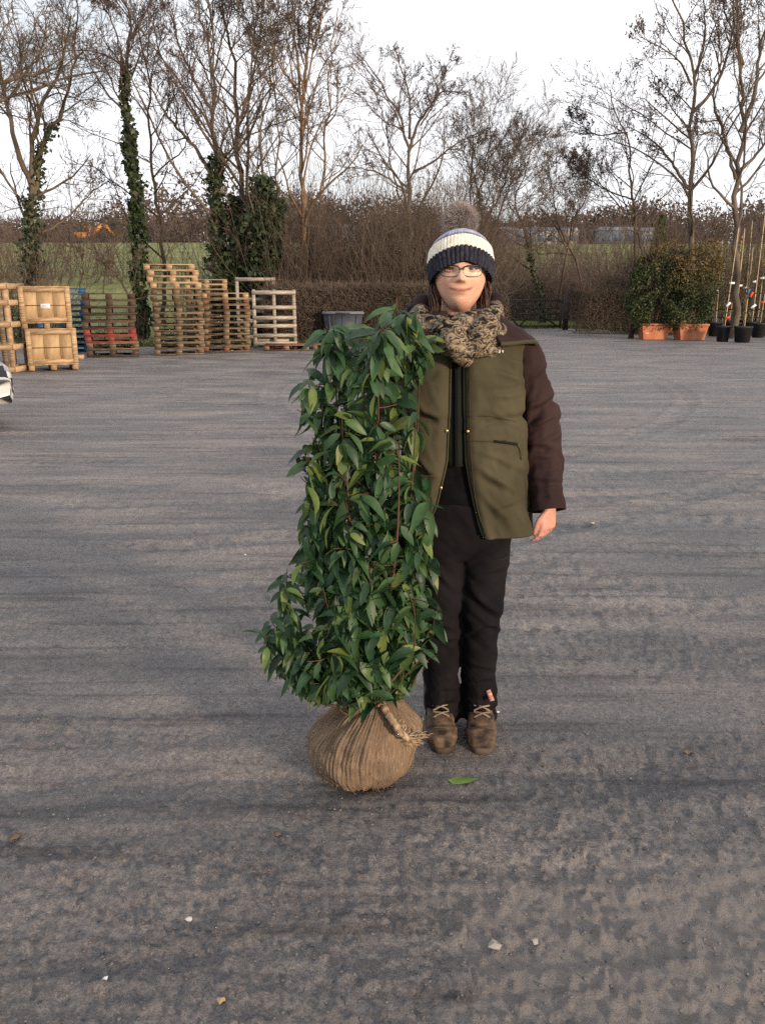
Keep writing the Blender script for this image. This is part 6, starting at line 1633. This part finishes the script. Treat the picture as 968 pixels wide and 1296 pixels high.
# embroidered white mark on the chest
for k_, (x, y, w_) in enumerate(((573, 516.5, .010), (576, 516.2, .008), (578.8, 515.8, .010), (581.2, 515.2, .007))):
    c = jsurf(W(x, y, -.11)[0], y, .006); V, F = box(c, (w_ * .75, .002, .009 - .002 * (k_ % 2))); part('embroidery', V, F, mat('thread_white', (0.6, 0.6, 0.62)), jacket)
c = jsurf(W(577, 512.8, -.11)[0], 512.8, .006); V, F = box(c, (.014, .002, .005)); part('embroidery', V, F, mat('thread_red', (0.35, 0.05, 0.04)), jacket)
# sleeves
def sleeve(pts, rad, seed, m):
    n_, k_ = 90, 48
    P = smoothline(np.concatenate([np.array(pts), np.array(rad)[:, None]], 1), n_); R = P[:, 3]; P = P[:, :3]
    T = unit(np.gradient(P, axis=0)); ref = np.array([0, 1.0, 0]); N1 = unit(np.cross(T, ref)); N2 = np.cross(T, N1)
    a = np.arange(k_) / k_ * 2 * math.pi; s = np.linspace(0, 1, n_)[:, None]
    x, y = np.cos(a)[None], np.sin(a)[None]
    d = (fbm(s * 15 + x * 1.1 + y * .6, y * 1.5 + x + s * 2, seed, 3) - .5) * .026 * (.35 + .9 * np.exp(-((s - .5) / .25) ** 2)) + (fbm(s * 7 + x, x * 2 + y * 2, seed + 5, 3) - .5) * .020
    d = d * sstep(0, .12, s) * (1 - .8 * sstep(.93, 1.0, s))
    rr_ = R[:, None] + d
    dirs = np.cos(a)[None, :, None] * N1[:, None] + np.sin(a)[None, :, None] * N2[:, None]
    G = P[:, None, :] + rr_[:, :, None] * dirs
    if seed == 300:
        rl_ = ridges(G.reshape(-1, 3), dirs.reshape(-1, 3), [(598, 566, 622, 552, .010, 2.6), (600, 578, 624, 570, .011, 2.6), (602, 590, 626, 596, .011, 2.6), (604, 604, 628, 600, .009, 2.4), (606, 618, 629, 622, .009, 2.4),
            (608, 632, 630, 628, .006, 2.2), (600, 540, 618, 528, .007, 2.6), (604, 560, 612, 528, .005, 2.8), (611, 612, 628, 606, .006, 2.0)]).reshape(n_, k_)
        G = G + rl_[:, :, None] * dirs
    V, F = loft(G); V2, F2 = loft(G[::-1])
    sl = part('sleeve', V, F[:1] + F[1:2], m, jacket, True)
    cin = P[-1] - T[-1] * .012
    ring = G[-1]; ring2 = cin + (ring - P[-1]) * .82; ring3 = cin + (ring - P[-1]) * .3 - T[-1] * .02
    Vc, Fc = loft(np.array([ring, ring2, ring3])); part('cuff_lining', Vc, Fc[:1], LINING, sl, True)
    cuff = G[-7:] + 0; cc_ = P[-7:, None, :] + (cuff - P[-7:, None, :]) * 1.03
    part('cuff', *(lambda a_: (a_[0], a_[1][:1]))(loft(cc_)), m, sl, True)
sleeve([W(586, 510, .01), W(597, 519, .01), W(605, 545, .02), W(611.5, 580, .03), W(615.5, 612, -.005), W(619.5, 647, -.055)], (.048, .059, .062, .060, .057, .052), 300, BROWN)
sleeve([W(508, 512, .01), W(497, 519, .02), W(489, 550, .05), W(484, 585, .07), W(480, 600, .03), W(478, 612, -.05)], (.060, .074, .068, .062, .058, .05), 310, BROWN)
# hood lying on the shoulders with an olive edge
nz2, nt2 = 26, 150
G = np.zeros((nz2, nt2, 3)); th = np.linspace(.42, 2 * math.pi - .42, nt2)
for i in range(nz2):
    u = i / (nz2 - 1)
    low = JZ(512) - .004 * np.cos(th * 2) + .012 * np.cos(th) + .010 * (fbm(th * 2, th * 0, 7, 2) - .5)
    z = low * (1 - u) + JZ(484) * u
    for k_ in range(nt2):
        G[i, k_] = jpos(np.array(th[k_]), z[k_], .012 + .024 * (1 - u))
N1_ = unit(np.cross(np.gradient(G, axis=1), np.gradient(G, axis=0))); N1_ = N1_ if ((G - G.reshape(-1, 3).mean(0)) * N1_).sum() > 0 else -N1_
G = G + N1_ * ((fbm(th[None] * 3 + np.zeros((nz2, 1)), np.linspace(0, 2, nz2)[:, None] + th[None] * .4, 78, 3) - .5) * .022)[:, :, None]
V, F, _ = thick(G, .008); hood = part('hood', V, F, BROWN, jacket, True)
P = G[0]; V, F = tubes([(P[None], np.full((1, nt2), .0070))], 6); part('hood_edge', V, F, OLIVE, hood, True)
P = smoothline([headp(.098, -.03, -.150), headp(.105, .03, -.105), headp(.098, .085, -.075), headp(0, .125, -.07), headp(-.100, .085, -.085), headp(-.118, .03, -.115), headp(-.11, -.03, -.150)], 40)
R = .025 + .006 * np.sin(np.arange(40) * .9); V, F = tubes([(P[None], R[None])], 16); V, F = capped(V, F, 40, 16)
part('hood_roll', V, F, BROWN, hood, True)
c0_ = W(507, 488, .02); P = smoothline([c0_ + [.03, .05, -.05], c0_ + [.005, .02, .0], c0_ + [-.004, 0, .035]], 10); V, F = tubes([(P[None], np.linspace(.030, .008, 10)[None])], 12); V, F = capped(V, F, 10, 12)
part('collar_point', V, F, mat('collar_navy', (0.012, 0.013, 0.022), (0.022, 0.023, 0.034), 9, .8), hood, True)

# ---- camouflage scarf
def camo():
    m = bpy.data.materials.new('scarf_camouflage'); m.use_nodes = True
    n, l = m.node_tree.nodes, m.node_tree.links; b = n['Principled BSDF']; b.inputs['Roughness'].default_value = 0.9; b.inputs['Specular IOR Level'].default_value = .1
    tc = n.new('ShaderNodeTexCoord'); mp = n.new('ShaderNodeMapping'); mp.inputs['Scale'].default_value = (1.0, 1.0, 1.7); mp.inputs['Rotation'].default_value = (.3, .5, .2); l.new(tc.outputs['Object'], mp.inputs['Vector'])
    no = n.new('ShaderNodeTexNoise'); no.inputs['Scale'].default_value = 30; no.inputs['Detail'].default_value = 4; no.inputs['Distortion'].default_value = 0.9; l.new(mp.outputs['Vector'], no.inputs['Vector'])
    rp_ = n.new('ShaderNodeValToRGB'); e = rp_.color_ramp.elements
    e[0].position = .36; e[0].color = (0.010, 0.009, 0.010, 1); e[1].position = .68; e[1].color = (0.30, 0.24, 0.165, 1)
    for p, c in ((.44, (0.035, 0.030, 0.028, 1)), (.475, (0.21, 0.16, 0.105, 1)), (.505, (0.30, 0.225, 0.145, 1)), (.525, (0.014, 0.012, 0.013, 1)), (.565, (0.05, 0.045, 0.042, 1)), (.60, (0.20, 0.165, 0.125, 1))):
        q_ = e.new(p); q_.color = c
    l.new(no.outputs['Fac'], rp_.inputs['Fac']); l.new(rp_.outputs['Color'], b.inputs['Base Color'])
    n2 = n.new('ShaderNodeTexNoise'); n2.inputs['Scale'].default_value = 120; l.new(tc.outputs['Object'], n2.inputs['Vector'])
    bp = n.new('ShaderNodeBump'); bp.inputs['Strength'].default_value = .5; bp.inputs['Distance'].default_value = .004; l.new(n2.outputs['Fac'], bp.inputs['Height']); l.new(bp.outputs['Normal'], b.inputs['Normal'])
    return m
CAMO = camo()
sc_c = W(545, 495.5, -.02)
pcs = []
def wrap(cz, rx, ry, r, tilt, ph):
    t = np.linspace(0, 2 * math.pi, 60, endpoint=False)
    P = np.stack([sc_c[0] + rx * np.sin(t), sc_c[1] + .02 - ry * np.cos(t), sc_c[2] + cz + tilt * np.sin(t + ph) - .028 * np.clip(np.cos(t), 0, 1) ** 2 + .02 * (1 - np.cos(t)) / 2], 1)
    R = r * (1 + .22 * np.sin(t * 3 + ph * 2) * np.clip(np.cos(t) + .3, 0, 1))
    rings = []
    for i in range(60):
        T = unit(P[(i + 1) % 60] - P[i - 1]); a_ = unit(np.cross(T, [0, 0, 1])); b_ = np.cross(a_, T); q_ = np.arange(20) / 20 * 2 * math.pi
        rings.append(P[i] + R[i] * (np.outer(np.cos(q_), a_) * .85 + np.outer(np.sin(q_), b_) * 1.1))
    Gq = np.array(rings + rings[:1]); k = 20; n_ = 61
    i, j = np.meshgrid(np.arange(n_ - 1), np.arange(k), indexing='ij'); i = i.ravel(); j = j.ravel()
    Gq = Gq[:-1]; ii = (i + 1) % 60
    return Gq.reshape(-1, 3), np.stack([i * k + j, i * k + (j + 1) % k, ii * k + (j + 1) % k, ii * k + j], -1)
pcs.append(wrap(.014, .110, .108, .036, .010, .5)); pcs.append(wrap(-.028, .130, .124, .040, .012, 2.6))
pcs.append(capsule(smoothline([W(535, 500, -.14), W(543, 510, -.155), W(549, 519, -.15), W(552, 525, -.145)], 9), [.032, .038, .04, .038, .036, .033, .03, .026, .018], 16))
pcs.append(capsule(smoothline([W(572, 488, -.10), W(566, 500, -.145), W(558, 511, -.15), W(553, 519, -.15)], 9), [.03, .034, .034, .034, .032, .03, .027, .022, .018], 16))
V, F, Nn = remesh(pcs, .0055, 2)
fo = fbm(V[:, 0] * 9 + V[:, 2] * 20, V[:, 2] * 15 - V[:, 0] * 9, 44, 3); fo2 = np.abs(fo - .5) * 2
V = V + Nn * (.022 * (.30 - fo2))[:, None]
scarf = solo('scarf', V, F, CAMO, 'beige and black camouflage scarf wound thickly round the neck', 'scarf', smooth=True)
